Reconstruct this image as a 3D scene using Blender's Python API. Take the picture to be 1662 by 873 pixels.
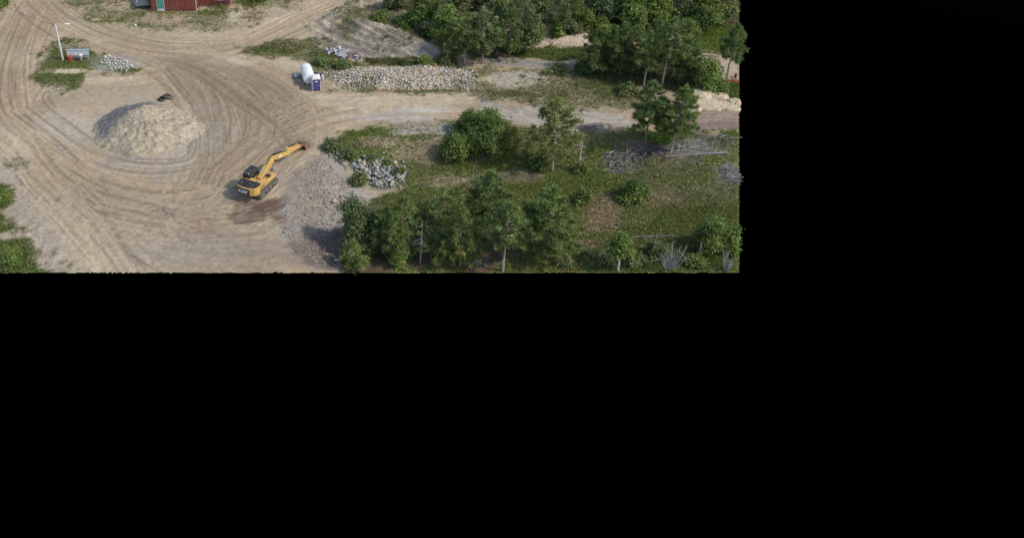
import bpy, bmesh, math, random
import numpy as np
from mathutils import Vector, Matrix

for _o in list(bpy.data.objects):
    bpy.data.objects.remove(_o)
SC = bpy.context.scene
COL = SC.collection
R = math.radians

# ------------------------------------------------------------------ camera
CAM_H, PITCH, FPX, PX0, PY0 = 72.0, R(31.5), 1674.0, 600.0, 221.5
FRAME_W, FRAME_H = 1662.0, 873.0
cam = bpy.data.cameras.new('camera')
cam_o = bpy.data.objects.new('camera', cam)
COL.objects.link(cam_o)
cam_o.location = (0, 0, CAM_H)
cam_o.rotation_euler = (math.pi / 2 - PITCH, 0, 0)
cam.sensor_width = 36.0
cam.lens = FPX / FRAME_W * 36.0
cam.shift_x = (FRAME_W / 2 - PX0) / FRAME_W
cam.shift_y = -(FRAME_H / 2 - PY0) / FRAME_W
cam.clip_start, cam.clip_end = 1.0, 2000.0
SC.camera = cam_o

# ------------------------------------------------------------------ sky, sun, exposure
SUN_EL, SUN_AZ = R(45), R(110)       # azimuth clockwise from +Y (the view direction)
w = bpy.data.worlds.new('World')
SC.world = w
w.use_nodes = True
nt = w.node_tree
sky = nt.nodes.new('ShaderNodeTexSky')
sky.sky_type = 'NISHITA'
sky.sun_disc = False
sky.sun_elevation = SUN_EL
sky.sun_rotation = SUN_AZ
sky.air_density, sky.dust_density = 1.0, 1.2
bg = nt.nodes['Background']
bg.inputs['Strength'].default_value = 0.15
nt.links.new(sky.outputs[0], bg.inputs['Color'])
sl = bpy.data.lights.new('sun', 'SUN')
sl.energy, sl.angle, sl.color = 2.2, R(3.0), (1.0, 0.955, 0.88)
so = bpy.data.objects.new('sun', sl)
COL.objects.link(so)
_d = Vector((math.sin(SUN_AZ) * math.cos(SUN_EL), math.cos(SUN_AZ) * math.cos(SUN_EL), math.sin(SUN_EL)))
so.rotation_euler = _d.to_track_quat('Z', 'Y').to_euler()
SC.view_settings.view_transform = 'Standard'
SC.view_settings.look = 'None'
SC.view_settings.gamma = 1.0
SC.view_settings.exposure = 0.34

# ------------------------------------------------------------------ survey: photograph bearings <-> ground
_F = np.array([0, math.cos(PITCH), -math.sin(PITCH)])
_U = np.array([0, math.sin(PITCH), math.cos(PITCH)])

def proj(x, y, z):
    x, y, z = np.asarray(x, float), np.asarray(y, float), np.asarray(z, float) - CAM_H
    zc = y * _F[1] + z * _F[2]
    return PX0 + FPX * x / zc, PY0 - FPX * (y * _U[1] + z * _U[2]) / zc

def G0(px, py, z=0.0):
    px, py = np.asarray(px, float), np.asarray(py, float)
    a, b = (px - PX0) / FPX, (PY0 - py) / FPX
    dy, dz = _F[1] + b * _U[1], _F[2] + b * _U[2]
    t = (z - CAM_H) / dz
    return a * t, dy * t

# ------------------------------------------------------------------ noise and zones
def _hash(ix, iy, s):
    h = (ix.astype(np.int64) * 374761393 + iy.astype(np.int64) * 668265263 + s * 974634541) & 0x7fffffff
    h = ((h ^ (h >> 13)) * 1274126177) & 0x7fffffff
    return ((h ^ (h >> 16)) & 0xffff) / 65535.0

def vnoise(x, y, s=0):
    ix, iy = np.floor(x), np.floor(y)
    fx, fy = x - ix, y - iy
    fx, fy = fx * fx * (3 - 2 * fx), fy * fy * (3 - 2 * fy)
    a, b = _hash(ix, iy, s), _hash(ix + 1, iy, s)
    c, d = _hash(ix, iy + 1, s), _hash(ix + 1, iy + 1, s)
    return (a + (b - a) * fx) * (1 - fy) + (c + (d - c) * fx) * fy

def fbm(x, y, sc, octv=4, s=0, gain=0.5):
    x, y = np.asarray(x, float) / sc, np.asarray(y, float) / sc
    o, amp, tot = 0, 1.0, 0
    for k in range(octv):
        o = o + amp * (vnoise(x + 17.3 * k, y - 9.1 * k, s + k) - 0.5)
        tot += amp
        amp *= gain
        x, y = x * 2.03, y * 2.03
    return o / tot * 2.0          # about -1..1

def sstep(a, b, v):
    t = np.clip((v - a) / (b - a), 0, 1)
    return t * t * (3 - 2 * t)

def seg_dist(qx, qy, P, closed):
    n = len(P)
    best = np.full(qx.shape, 1e9)
    par = np.zeros(qx.shape)
    inside = np.zeros(qx.shape, bool)
    for i in range(n if closed else n - 1):
        ax, ay = P[i]
        bx, by = P[(i + 1) % n]
        ex, ey = bx - ax, by - ay
        t = np.clip(((qx - ax) * ex + (qy - ay) * ey) / (ex * ex + ey * ey + 1e-9), 0, 1)
        d = np.hypot(qx - ax - t * ex, qy - ay - t * ey)
        m = d < best
        best = np.where(m, d, best)
        par = np.where(m, i + t, par)
        if closed:
            c = ((ay > qy) != (by > qy)) & (qx < (bx - ax) * (qy - ay) / (by - ay + 1e-12) + ax)
            inside ^= c
    return best, inside, par

def ground_poly(pts):
    gx, gy = G0([p[0] for p in pts], [p[1] for p in pts])
    return list(zip(gx, gy))

def sdf(qx, qy, pts, margin=8.0):
    """signed distance in metres (positive inside) to an outline surveyed from the photograph"""
    P = ground_poly(pts)
    xs, ys = [p[0] for p in P], [p[1] for p in P]
    out = np.full(qx.shape, -margin)
    m = (qx > min(xs) - margin) & (qx < max(xs) + margin) & (qy > min(ys) - margin) & (qy < max(ys) + margin)
    if m.any():
        d, ins, _ = seg_dist(qx[m], qy[m], P, True)
        out[m] = np.where(ins, d, np.maximum(-d, -margin))
    return out

def ridge(x, y, pts, hs, front, back):
    """a bank along a polyline: front/back half widths in metres (front is the side nearer the camera)"""
    P = ground_poly(pts)
    d, _, par = seg_dist(x, y, P, False)
    i = np.clip(np.floor(par).astype(int), 0, len(P) - 2)
    Pa = np.array(P)
    a, e = Pa[i], Pa[i + 1] - Pa[i]
    side = e[..., 0] * (y - a[..., 1]) - e[..., 1] * (x - a[..., 0])     # > 0: farther side for left-to-right lines
    hw = np.where(side > 0, back, front)
    h = np.interp(par, range(len(hs)), hs)
    t = np.clip(1 - d / hw, 0, 1)
    return h * t * t * (3 - 2 * t) * 0.45 + h * t * 0.55

LOW = [(512, 236), (500, 255), (478, 300), (458, 350), (452, 400), (475, 430), (560, 500), (1300, 500), (1300, 222), (1120, 222),
       (1000, 212), (880, 206), (760, 206), (650, 205), (580, 218), (545, 232)]
HILL = [(640, 22), (720, 60), (820, 72), (850, 60), (960, 58), (1000, 62), (1100, 70), (1300, 66), (1300, -90), (560, -90)]

def hgt(x, y):
    x, y = np.asarray(x, float), np.asarray(y, float)
    z = 0.06 * fbm(x, y, 9.0, 3, 5)
    low = sdf(x, y, LOW, 9.0)
    z = z - 2.0 * sstep(-0.3, 6.5, low) + 0.25 * sstep(2, 8, low) * fbm(x, y, 6.0, 4, 11)
    z = z + ridge(x, y, [(515, 128), (560, 127), (640, 126), (740, 128), (775, 132), (800, 134)], [0.2, .8, 1.2, 1.05, .7, 0.1], 3.8, 3.0)
    z = z - 0.9 * ridge(x, y, [(560, 103), (640, 103), (720, 106), (760, 106)], [0.2, 1, 1, .2], 2.0, 2.0)
    z = z + ridge(x, y, [(560, 36), (600, 56), (660, 78), (715, 102), (740, 110)], [0.5, 2.3, 2.4, 1.6, 0.2], 7.0, 4.5)
    hs = sdf(x, y, HILL, 6.0)
    z = z + 0.26 * np.maximum(hs, 0) + 0.5 * sstep(0, 4, hs) * fbm(x, y, 5, 3, 8)
    z = z + 1.6 * sstep(0, 4, sdf(x, y, [(855, 84), (890, 62), (940, 48), (975, 52), (970, 78), (900, 86)], 5))   # the scraped bank
    z = z + ridge(x, y, [(62, 138), (95, 118), (150, 112), (200, 108)], [0.1, 0.5, 0.5, 0.1], 1.3, 1.3)
    z = z + ridge(x, y, [(270, 48), (330, 36), (420, 38), (480, 24)], [0.1, 0.5, 0.6, 0.1], 2.2, 2.2)
    return z

def G(px, py, dz=0.0):
    z = 0.0
    for _ in range(14):
        x, y = G0(px, py, z + dz)
        z = 0.5 * z + 0.5 * float(hgt(np.array([float(x)]), np.array([float(y)]))[0])
    return float(x), float(y), z

# ------------------------------------------------------------------ materials
def new_mat(name):
    m = bpy.data.materials.new(name)
    m.use_nodes = True
    return m, m.node_tree, m.node_tree.nodes['Principled BSDF']

def mat(name, rgb, rough=0.6, metal=0.0, vary=0.18, scale=3.0, bump=0.0, dirt=None, spec=0.4):
    """painted / weathered surface: two noises shift the colour, a dust colour settles in patches"""
    m, nt, p = new_mat(name)
    N, L = nt.nodes, nt.links
    tc = N.new('ShaderNodeTexCoord')
    n1 = N.new('ShaderNodeTexNoise'); n1.inputs['Scale'].default_value = scale; n1.inputs['Detail'].default_value = 6
    L.new(tc.outputs['Object'], n1.inputs['Vector'])
    hs = N.new('ShaderNodeHueSaturation'); hs.inputs['Color'].default_value = (*rgb, 1)
    mr = N.new('ShaderNodeMapRange'); mr.inputs['From Min'].default_value = .3; mr.inputs['From Max'].default_value = .7
    mr.inputs['To Min'].default_value = 1 - vary; mr.inputs['To Max'].default_value = 1 + vary
    L.new(n1.outputs['Fac'], mr.inputs['Value']); L.new(mr.outputs[0], hs.inputs['Value'])
    out = hs.outputs[0]
    if dirt:
        n2 = N.new('ShaderNodeTexNoise'); n2.inputs['Scale'].default_value = scale * .6; n2.inputs['Detail'].default_value = 8
        n2.inputs['Roughness'].default_value = .7
        L.new(tc.outputs['Object'], n2.inputs['Vector'])
        rp = N.new('ShaderNodeMapRange'); rp.inputs['From Min'].default_value = .48; rp.inputs['From Max'].default_value = .72
        rp.inputs['To Max'].default_value = dirt[3]
        L.new(n2.outputs['Fac'], rp.inputs['Value'])
        mx = N.new('ShaderNodeMix'); mx.data_type = 'RGBA'
        L.new(rp.outputs[0], mx.inputs['Factor']); L.new(out, mx.inputs['A']); mx.inputs['B'].default_value = (*dirt[:3], 1)
        out = mx.outputs['Result']
    L.new(out, p.inputs['Base Color'])
    p.inputs['Roughness'].default_value = rough
    p.inputs['Metallic'].default_value = metal
    p.inputs['Specular IOR Level'].default_value = spec
    if bump:
        b = N.new('ShaderNodeBump'); b.inputs['Strength'].default_value = bump; b.inputs['Distance'].default_value = .03
        L.new(n1.outputs['Fac'], b.inputs['Height']); L.new(b.outputs[0], p.inputs['Normal'])
    return m

def mat_attr(name, rough=0.9, trans=0.0, fine=0.0, bump=0.0, fscale=9.0, spec=0.2, use_random=0.0):
    """colour from the mesh's own Col attribute, with fine procedural grain"""
    m, nt, p = new_mat(name)
    N, L = nt.nodes, nt.links
    at = N.new('ShaderNodeAttribute'); at.attribute_name = 'Col'
    out = at.outputs['Color']
    tc = N.new('ShaderNodeTexCoord')
    if fine or bump:
        n1 = N.new('ShaderNodeTexNoise'); n1.inputs['Scale'].default_value = fscale; n1.inputs['Detail'].default_value = 5
        n1.inputs['Roughness'].default_value = .65
        L.new(tc.outputs['Object'], n1.inputs['Vector'])
    if fine:
        mr = N.new('ShaderNodeMapRange'); mr.inputs['From Min'].default_value = .3; mr.inputs['From Max'].default_value = .7
        mr.inputs['To Min'].default_value = 1 - fine; mr.inputs['To Max'].default_value = 1 + fine
        L.new(n1.outputs['Fac'], mr.inputs['Value'])
        hs = N.new('ShaderNodeHueSaturation'); L.new(out, hs.inputs['Color']); L.new(mr.outputs[0], hs.inputs['Value'])
        out = hs.outputs[0]
    if use_random:
        oi = N.new('ShaderNodeObjectInfo')
        m2 = N.new('ShaderNodeMapRange'); m2.inputs['To Min'].default_value = 1 - use_random; m2.inputs['To Max'].default_value = 1 + use_random * .7
        L.new(oi.outputs['Random'], m2.inputs['Value'])
        h2 = N.new('ShaderNodeHueSaturation'); L.new(out, h2.inputs['Color']); L.new(m2.outputs[0], h2.inputs['Value'])
        out = h2.outputs[0]
    L.new(out, p.inputs['Base Color'])
    p.inputs['Roughness'].default_value = rough
    p.inputs['Specular IOR Level'].default_value = spec
    if bump:
        b = N.new('ShaderNodeBump'); b.inputs['Strength'].default_value = bump; b.inputs['Distance'].default_value = .08
        L.new(n1.outputs['Fac'], b.inputs['Height']); L.new(b.outputs[0], p.inputs['Normal'])
    if trans:
        t = N.new('ShaderNodeBsdfTranslucent'); L.new(out, t.inputs['Color'])
        mx = N.new('ShaderNodeMixShader'); mx.inputs[0].default_value = trans
        L.new(p.outputs[0], mx.inputs[1]); L.new(t.outputs[0], mx.inputs[2])
        L.new(mx.outputs[0], N['Material Output'].inputs['Surface'])
    return m

# ------------------------------------------------------------------ objects
def tag(o, label=None, cat=None, group=None, kind=None):
    if label: o['label'] = label
    if cat: o['category'] = cat
    if group: o['group'] = group
    if kind: o['kind'] = kind
    return o

def empty(name, loc, rz=0.0, label=None, cat=None, group=None):
    o = bpy.data.objects.new(name, None)
    o.empty_display_size = .3
    COL.objects.link(o)
    o.location = loc
    o.rotation_euler = (0, 0, rz)
    return tag(o, label, cat, group)

def link(name, me, m=None, parent=None, loc=None, rot=None):
    o = bpy.data.objects.new(name, me)
    COL.objects.link(o)
    if m is not None and not me.materials:
        me.materials.append(m)
    if parent is not None: o.parent = parent
    if loc is not None: o.location = loc
    if rot is not None: o.rotation_euler = rot
    return o

def tri_mesh(name, V, F, C=None, smooth=False, quads=False):
    V = np.ascontiguousarray(V, np.float32); F = np.ascontiguousarray(F, np.int32)
    k = F.shape[1]
    me = bpy.data.meshes.new(name)
    me.vertices.add(len(V)); me.vertices.foreach_set('co', V.ravel())
    me.loops.add(F.size); me.loops.foreach_set('vertex_index', F.ravel())
    me.polygons.add(len(F)); me.polygons.foreach_set('loop_start', np.arange(0, F.size, k, dtype=np.int32))
    if smooth: me.polygons.foreach_set('use_smooth', np.ones(len(F), bool))
    me.update(calc_edges=True)
    if C is not None:
        a = me.color_attributes.new('Col', 'FLOAT_COLOR', 'POINT')
        cc = np.ones((len(V), 4), np.float32); cc[:, :3] = C
        a.data.foreach_set('color', cc.ravel())
    return me

class MB:
    """collects boxes, prisms, tubes and lathes; build() links them as ONE mesh object"""
    def __init__(s): s.v, s.f = [], []
    def add(s, v, f):
        n = len(s.v)
        s.v += [tuple(p) for p in v]; s.f += [tuple(i + n for i in q) for q in f]; return s
    def box(s, x0, x1, y0, y1, z0, z1, M=None):
        v = [(x, y, z) for z in (z0, z1) for y in (y0, y1) for x in (x0, x1)]
        if M is not None: v = [tuple(M @ Vector(p)) for p in v]
        return s.add(v, [(0, 2, 3, 1), (4, 5, 7, 6), (0, 1, 5, 4), (2, 6, 7, 3), (0, 4, 6, 2), (1, 3, 7, 5)])
    def prism(s, pts, a, b, axis='y', M=None):
        """outline pts in the plane across the axis, from a to b along it"""
        n = len(pts)
        mk = {'y': lambda p, t: (p[0], t, p[1]), 'x': lambda p, t: (t, p[0], p[1]), 'z': lambda p, t: (p[0], p[1], t)}[axis]
        v = [mk(p, a) for p in pts] + [mk(p, b) for p in pts]
        if M is not None: v = [tuple(M @ Vector(p)) for p in v]
        f = [tuple(range(n))[::-1], tuple(range(n, 2 * n))] + [(i, (i + 1) % n, n + (i + 1) % n, n + i) for i in range(n)]
        return s.add(v, f)
    def tube(s, pts, rads, n=8, cap=True):
        pts = [Vector(p) for p in pts]
        if not hasattr(rads, '__len__'): rads = [rads] * len(pts)
        base = len(s.v); up = None
        for i, p in enumerate(pts):
            t = (pts[min(i + 1, len(pts) - 1)] - pts[max(i - 1, 0)]).normalized()
            if up is None: up = Vector((0, 0, 1)) if abs(t.z) < .9 else Vector((1, 0, 0))
            a = t.cross(up).normalized(); b = a.cross(t); up = b
            for k in range(n):
                q = 2 * math.pi * k / n
                s.v.append(tuple(p + rads[i] * (math.cos(q) * a + math.sin(q) * b)))
        for i in range(len(pts) - 1):
            for k in range(n):
                k2 = (k + 1) % n
                s.f.append((base + i * n + k, base + i * n + k2, base + (i + 1) * n + k2, base + (i + 1) * n + k))
        if cap:
            s.f.append(tuple(base + k for k in range(n))[::-1])
            s.f.append(tuple(base + (len(pts) - 1) * n + k for k in range(n)))
        return s
    def mesh(s, name, bevel=0.0, smooth=False):
        me = bpy.data.meshes.new(name)
        me.from_pydata(s.v, [], s.f)
        bm = bmesh.new(); bm.from_mesh(me)
        bmesh.ops.recalc_face_normals(bm, faces=bm.faces)
        if bevel:
            bmesh.ops.bevel(bm, geom=[e for e in bm.edges if len(e.link_faces) == 2 and e.calc_face_angle(0) > .5], offset=bevel, segments=1,
                            affect='EDGES', clamp_overlap=True)
        for f in bm.faces: f.smooth = smooth
        bm.to_mesh(me); bm.free()
        if smooth:
            try: me.set_sharp_from_angle(angle=R(40))
            except Exception: pass
        return me
    def build(s, name, m, parent=None, loc=None, bevel=0.0, smooth=False):
        return link(name, s.mesh(name, bevel, smooth), m, parent, loc)
# ------------------------------------------------------------------ the ground sheet
rng = np.random.default_rng(7)
STEP = 0.16
gx = np.arange(-78, 66, STEP)
gy = np.arange(86, 182, STEP)
NX, NY = len(gx), len(gy)
X, Y = np.meshgrid(gx, gy)
Z = hgt(X, Y)

SAND = np.array([.375, .285, .18]); PALE = np.array([.485, .395, .27]); MUD = np.array([.225, .165, .115])
GREY = np.array([.36, .335, .30]); GREEN = np.array([.12, .168, .038]); LIME = np.array([.125, .16, .035])
DRY = np.array([.29, .225, .13]); RUST = np.array([.25, .175, .12]); DEEP = np.array([.038, .06, .018])
LITTER = np.array([.095, .062, .042])

def spline(pts, step=0.12):
    gxx, gyy = G0([p[0] for p in pts], [p[1] for p in pts])
    P = np.stack([gxx, gyy], 1)
    P = np.vstack([2 * P[0] - P[1], P, 2 * P[-1] - P[-2]])
    out = []
    for i in range(1, len(P) - 2):
        n = max(2, int(np.hypot(*(P[i + 1] - P[i])) / step))
        t = np.linspace(0, 1, n, endpoint=False)[:, None]
        a, b, c, d = P[i - 1], P[i], P[i + 1], P[i + 2]
        out.append(.5 * ((2 * b) + (c - a) * t + (2 * a - 5 * b + 4 * c - d) * t ** 2 + (3 * b - a - 3 * c + d) * t ** 3))
    return np.vstack(out)

RUTD = np.zeros((NY, NX)); RUTH = np.zeros((NY, NX))     # soil stirred dark / pressed pale; depth of the rut

def stamp(Q, width, dark, depth):
    """press one wheel line into the soil"""
    r = int(math.ceil(width / STEP)) + 1
    fx, fy = (Q[:, 0] - gx[0]) / STEP, (Q[:, 1] - gy[0]) / STEP
    ix, iy = np.round(fx).astype(int), np.round(fy).astype(int)
    for dy in range(-r, r + 1):
        for dx in range(-r, r + 1):
            jx, jy = ix + dx, iy + dy
            m = (jx >= 0) & (jx < NX) & (jy >= 0) & (jy < NY)
            d = np.hypot(jx - fx, jy - fy) * STEP
            wgt = np.clip(1 - d / width, 0, 1)
            k = m & (wgt > 0)
            v = wgt[k] * (dark[k] if hasattr(dark, '__len__') else dark)
            if np.mean(v) >= 0: np.maximum.at(RUTD, (jy[k], jx[k]), v)
            else: np.minimum.at(RUTD, (jy[k], jx[k]), v)
            np.minimum.at(RUTH, (jy[k], jx[k]), -depth * wgt[k])

def track(pts, n, spread, gauge=2.1, wd=.20, dk=.85, seed=0, pale=.3):
    Q = spline(pts)
    r = np.random.default_rng(seed)
    T = np.gradient(Q, axis=0); T /= np.linalg.norm(T, axis=1)[:, None] + 1e-9
    Nn = np.stack([-T[:, 1], T[:, 0]], 1)
    s = np.linspace(0, 1, len(Q))
    for k in range(int(n * 1.7)):
        off = r.normal(0, spread) + .5 * spread * np.sin(s * r.uniform(1, 5) + r.uniform(0, 6)) * r.uniform(0, .9)
        a, b = sorted(r.uniform(-.25, 1.25, 2))
        if b - a < .45: b = a + .6
        fade = sstep(a - .02, a + .1, s) * (1 - sstep(b - .1, b + .02, s)) * (.82 + .18 * np.sin(s * r.uniform(4, 30) + r.uniform(0, 6)))
        sgn = -1 if r.random() < pale else 1
        for side in (-.5, .5):
            q = Q + Nn * (off + side * gauge)[:, None]
            st = r.uniform(.45, 1) * dk * sgn
            stamp(q, wd * (.6 + 1.3 * r.random() ** 2), st * fade, .05 * r.uniform(.4, 1.2))

T_ = track
# lane down the left edge
T_([(75, -20), (45, 30), (22, 80), (14, 130), (18, 180), (50, 215)], 8, 2.2, seed=1)
T_([(30, 20), (5, 80), (-10, 150), (10, 200), (60, 240)], 7, 1.5, seed=2)
T_([(50, -20), (85, 15), (140, 50), (200, 75), (260, 95), (320, 130)], 9, 1.9, seed=3)
T_([(75, -20), (110, 20), (180, 55), (270, 75), (380, 75)], 6, 1.2, seed=4)
T_([(270, 92), (370, 85), (460, 52), (540, 15), (610, -12)], 8, 1.3, seed=5)
T_([(330, 75), (420, 66), (500, 28), (590, -5)], 4, .8, seed=6)
# the loop round the gravel heap
T_([(10, 190), (60, 222), (130, 262), (220, 290), (310, 292), (400, 255), (470, 205)], 12, 2.2, seed=7)
T_([(30, 175), (70, 205), (130, 245), (210, 272), (300, 270), (335, 245), (332, 205), (300, 150), (265, 110)], 10, 1.1, seed=8)
T_([(20, 230), (80, 270), (170, 318), (280, 330), (380, 305), (440, 265), (490, 225)], 10, 2.0, seed=9)
T_([(60, 180), (50, 160), (70, 140), (130, 130), (200, 128), (260, 118)], 5, 1.2, seed=10)
T_([(265, 95), (320, 135), (345, 190), (350, 250), (330, 300)], 10, 1.5, gauge=1.9, seed=11)
T_([(280, 90), (360, 125), (400, 175), (395, 230), (350, 275)], 12, 1.8, seed=12)
T_([(300, 88), (390, 112), (450, 150), (470, 205), (430, 250)], 12, 1.6, seed=13, dk=.6)
T_([(330, 90), (420, 115), (480, 155), (503, 205), (505, 240)], 9, 1.1, seed=14, dk=.6)
T_([(250, 92), (320, 110), (395, 160), (455, 205), (480, 240)], 4, .7, gauge=1.3, wd=.5, seed=15, dk=.75, pale=0)
T_([(255, 88), (340, 100), (430, 140), (490, 195)], 4, .6, gauge=1.5, wd=.45, seed=16, dk=.65, pale=0)
T_([(250, 95), (285, 135), (318, 180), (331, 230), (328, 275)], 2, .12, gauge=.5, wd=.3, seed=17, dk=.8, pale=0)
# foreground sweep
T_([(0, 200), (60, 250), (110, 300), (170, 345), (270, 360), (380, 345), (450, 320)], 9, 1.8, seed=18)
T_([(30, 220), (80, 300), (140, 370), (200, 450)], 6, 1.0, seed=19)
T_([(60, 270), (130, 350), (190, 420), (215, 460)], 5, .9, seed=20, pale=.6)
T_([(120, 330), (160, 370), (190, 420), (250, 460)], 4, 1.5, seed=21, pale=.6)
T_([(150, 340), (260, 365), (330, 380), (430, 372)], 7, 1.6, seed=22)
T_([(260, 400), (340, 412), (420, 418), (510, 440)], 6, 1.4, seed=23, dk=.4)
T_([(250, 350), (270, 375), (300, 400)], 4, 1.5, seed=24, dk=.6)
T_([(330, 300), (300, 330), (290, 350)], 4, 2.5, seed=25, dk=.4)
T_([(420, 330), (480, 265), (540, 240)], 5, 1.5, seed=26, dk=.4)
# haul lane to the right
T_([(450, 195), (520, 165), (610, 160), (700, 168), (790, 160), (900, 185), (1010, 190)], 9, 1.0, seed=27, dk=.45)
T_([(470, 220), (540, 195), (640, 180), (740, 184), (840, 190), (1000, 195), (1120, 200)], 8, 1.2, seed=28, dk=.45)
T_([(520, 150), (600, 152), (680, 150), (780, 152)], 4, .7, seed=29, dk=.35)
T_([(1110, 188), (1160, 186), (1215, 188)], 6, 2.0, gauge=1.0, seed=30, dk=.5)
T_([(1110, 205), (1160, 200), (1215, 204)], 5, 1.0, gauge=.9, seed=31, dk=.5)

PX, PY = proj(X, Y, Z)
QX, QY = G0(PX, PY)
n_lo = fbm(QX, QY, 14, 4, 21); n_md = fbm(QX, QY, 4, 4, 33); n_fi = fbm(QX, QY, 1.1, 3, 45); n_st = fbm(QX, QY * 1.0, .42, 2, 57)

def zone(pts, soft=.8, amp=1.0, sn=None):
    s = sdf(QX, QY, pts, 7.0)
    return sstep(-soft, soft, s + amp * (n_md * 2.2 + n_fi * 1.5) if sn is None else s + amp * sn)

def ell(px, py, rx, ry, soft=.45, amp=.45):
    d = np.hypot((PX - px) / rx, (PY - py) / ry)
    return sstep(1 + soft, 1 - soft, d + amp * (n_md * 1.2 + .9 * n_fi))

C = np.broadcast_to(SAND, (NY, NX, 3)).copy()
def mixc(col, m):
    global C
    C = C + (np.asarray(col) - C) * np.clip(m, 0, 1)[..., None]
dens = np.zeros((NY, NX)); green = np.zeros((NY, NX))        # grass cover, and how green it is (1) or dry (0)
def grass(m, d, g, c=None, k=1.0):
    global dens, green
    a = np.clip(m, 0, 1)
    dens = dens * (1 - a) + d * a
    green = green * (1 - a) + g * a
    if c is not None: mixc(c, a * k)

mixc(PALE, .55 * sstep(-.1, .6, n_lo))
mixc([.36, .27, .19], .5 * sstep(.0, .6, -n_lo))
mixc([.285, .21, .142], .7 * zone([(262, 92), (330, 92), (420, 110), (490, 165), (510, 240), (440, 275), (380, 300), (330, 290), (335, 220), (300, 150)], 1.5, 1.2))
mixc([.30, .23, .16], .6 * zone([(120, 290), (300, 320), (420, 300), (450, 340), (440, 440), (260, 443), (180, 400), (100, 330)], 2, 1.5))
mixc([.33, .29, .25], .3 * ell(300, 405, 120, 22)); mixc([.26, .21, .165], .6 * ell(480, 408, 60, 22))
mixc(PALE, .7 * ell(480, 95, 40, 16)); mixc(PALE, .7 * ell(380, 98, 45, 12)); mixc(PALE, .6 * ell(20, 235, 45, 28))
mixc(PALE, .65 * zone([(500, 152), (600, 150), (760, 150), (790, 158), (700, 178), (600, 178), (520, 175)], .8, .6))
mixc([.46, .43, .40], .5 * ell(640, 190, 90, 7)); mixc([.46, .43, .40], .5 * ell(700, 178, 60, 5))
mixc([.42, .29, .17], .4 * ell(28, 150, 14, 25)); mixc([.40, .26, .17], .35 * ell(60, 40, 20, 40))
mixc([.46, .40, .32], .6 * ell(110, 205, 50, 25)); mixc(PALE, .6 * ell(180, 130, 60, 7))
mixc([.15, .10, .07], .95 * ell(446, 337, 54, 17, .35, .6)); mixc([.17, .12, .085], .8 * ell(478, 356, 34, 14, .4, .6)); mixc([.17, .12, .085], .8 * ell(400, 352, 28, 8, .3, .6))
mixc([.27, .2, .14], .6 * ell(250, 345, 60, 9)); mixc([.28, .2, .14], .5 * ell(330, 362, 30, 18))

mixc([.40, .335, .245], .75 * ell(238, 214, 120, 58, .4, .5)); mixc([.36, .31, .25], .5 * ell(250, 240, 85, 30, .4, .6))
# grass islands, banks, verges
g_isl = zone([(52, 128), (68, 92), (92, 66), (132, 66), (158, 86), (200, 100), (212, 114), (178, 120), (140, 120), (120, 146), (100, 152), (80, 138)], .9, .9)
grass(g_isl, .85, .85, [.11, .13, .045], .9)
mixc(PALE, .85 * ell(112, 116, 34, 4.5)); mixc([.40, .34, .25], .8 * ell(90, 143, 24, 9)); mixc([.32, .26, .19], .7 * ell(118, 75, 25, 5))
dens *= 1 - np.maximum.reduce([ell(112, 116, 34, 4.5), .7 * ell(92, 146, 24, 7), .6 * ell(118, 75, 25, 5)])
mixc(GREY, .6 * ell(190, 104, 40, 13)); dens *= 1 - .6 * ell(190, 104, 40, 13)
g_barn = zone([(88, -5), (125, 14), (160, 32), (215, 46), (280, 52), (350, 51), (420, 40), (470, 16), (500, -20), (80, -60)], .9, 1.1)
grass(g_barn, .42, .5, [.27, .235, .14], .85)
mixc(SAND, g_barn * .75 * sstep(.0, .35, n_md)); dens *= 1 - g_barn * .8 * sstep(-.05, .3, n_md)
for e in ((125, 2, 26, 10), (345, 22, 30, 5), (250, 24, 60, 6), (170, 30, 40, 8), (330, 38, 30, 5), (405, 5, 30, 8), (235, 42, 12, 4), (360, 12, 16, 4)):
    grass(ell(*e) * sstep(-.35, .15, n_md + .6 * n_fi), .85, .85, [.12, .145, .04], .85)
grass(zone([(-40, -20), (14, -10), (10, 10), (-5, 26), (-60, 40)], .5, .4), .9, .95, GREEN)
mixc(SAND * .95, .8 * ell(275, 30, 38, 9)); mixc(PALE, .7 * ell(380, 26, 12, 12)); mixc(PALE, .7 * ell(450, 22, 26, 10))
dens *= 1 - .7 * np.maximum.reduce([ell(275, 30, 38, 9), ell(380, 26, 12, 12), ell(450, 22, 26, 10)])
g_scr = zone([(-60, 255), (20, 262), (50, 300), (90, 360), (120, 420), (110, 470), (-60, 470)], 1.5, 1.2)
mixc([.36, .30, .225], g_scr * .8); mixc([.2, .17, .11], g_scr * .7 * sstep(.12, .4, n_md))
grass(g_scr * .9 * sstep(.12, .4, n_md), .3, .55)
g_left = np.maximum(zone([(-60, 292), (10, 300), (20, 335), (14, 378), (-60, 385)], .7, .7), zone([(-60, 396), (8, 392), (34, 394), (44, 425), (85, 437), (92, 470), (-60, 470)], .7, .8))
grass(g_left, 1.0, .95, [.09, .125, .03], .9)
g_mid = zone([(398, 84), (432, 66), (470, 66), (540, 62), (566, 96), (604, 108), (560, 116), (520, 128), (498, 104), (440, 94)], .7, .9)
grass(g_mid, .6, .62, [.21, .195, .10], .85)
for e in ((440, 82, 40, 7), (545, 106, 34, 6), (520, 90, 25, 5)):
    grass(ell(*e), .95, .85, [.10, .12, .035], .8)
g_bk = zone([(500, 40), (560, 12), (600, -15), (660, -15), (665, 30), (640, 45), (720, 70), (735, 100), (700, 100), (600, 104), (560, 96), (520, 70)], .9, .9)
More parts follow.
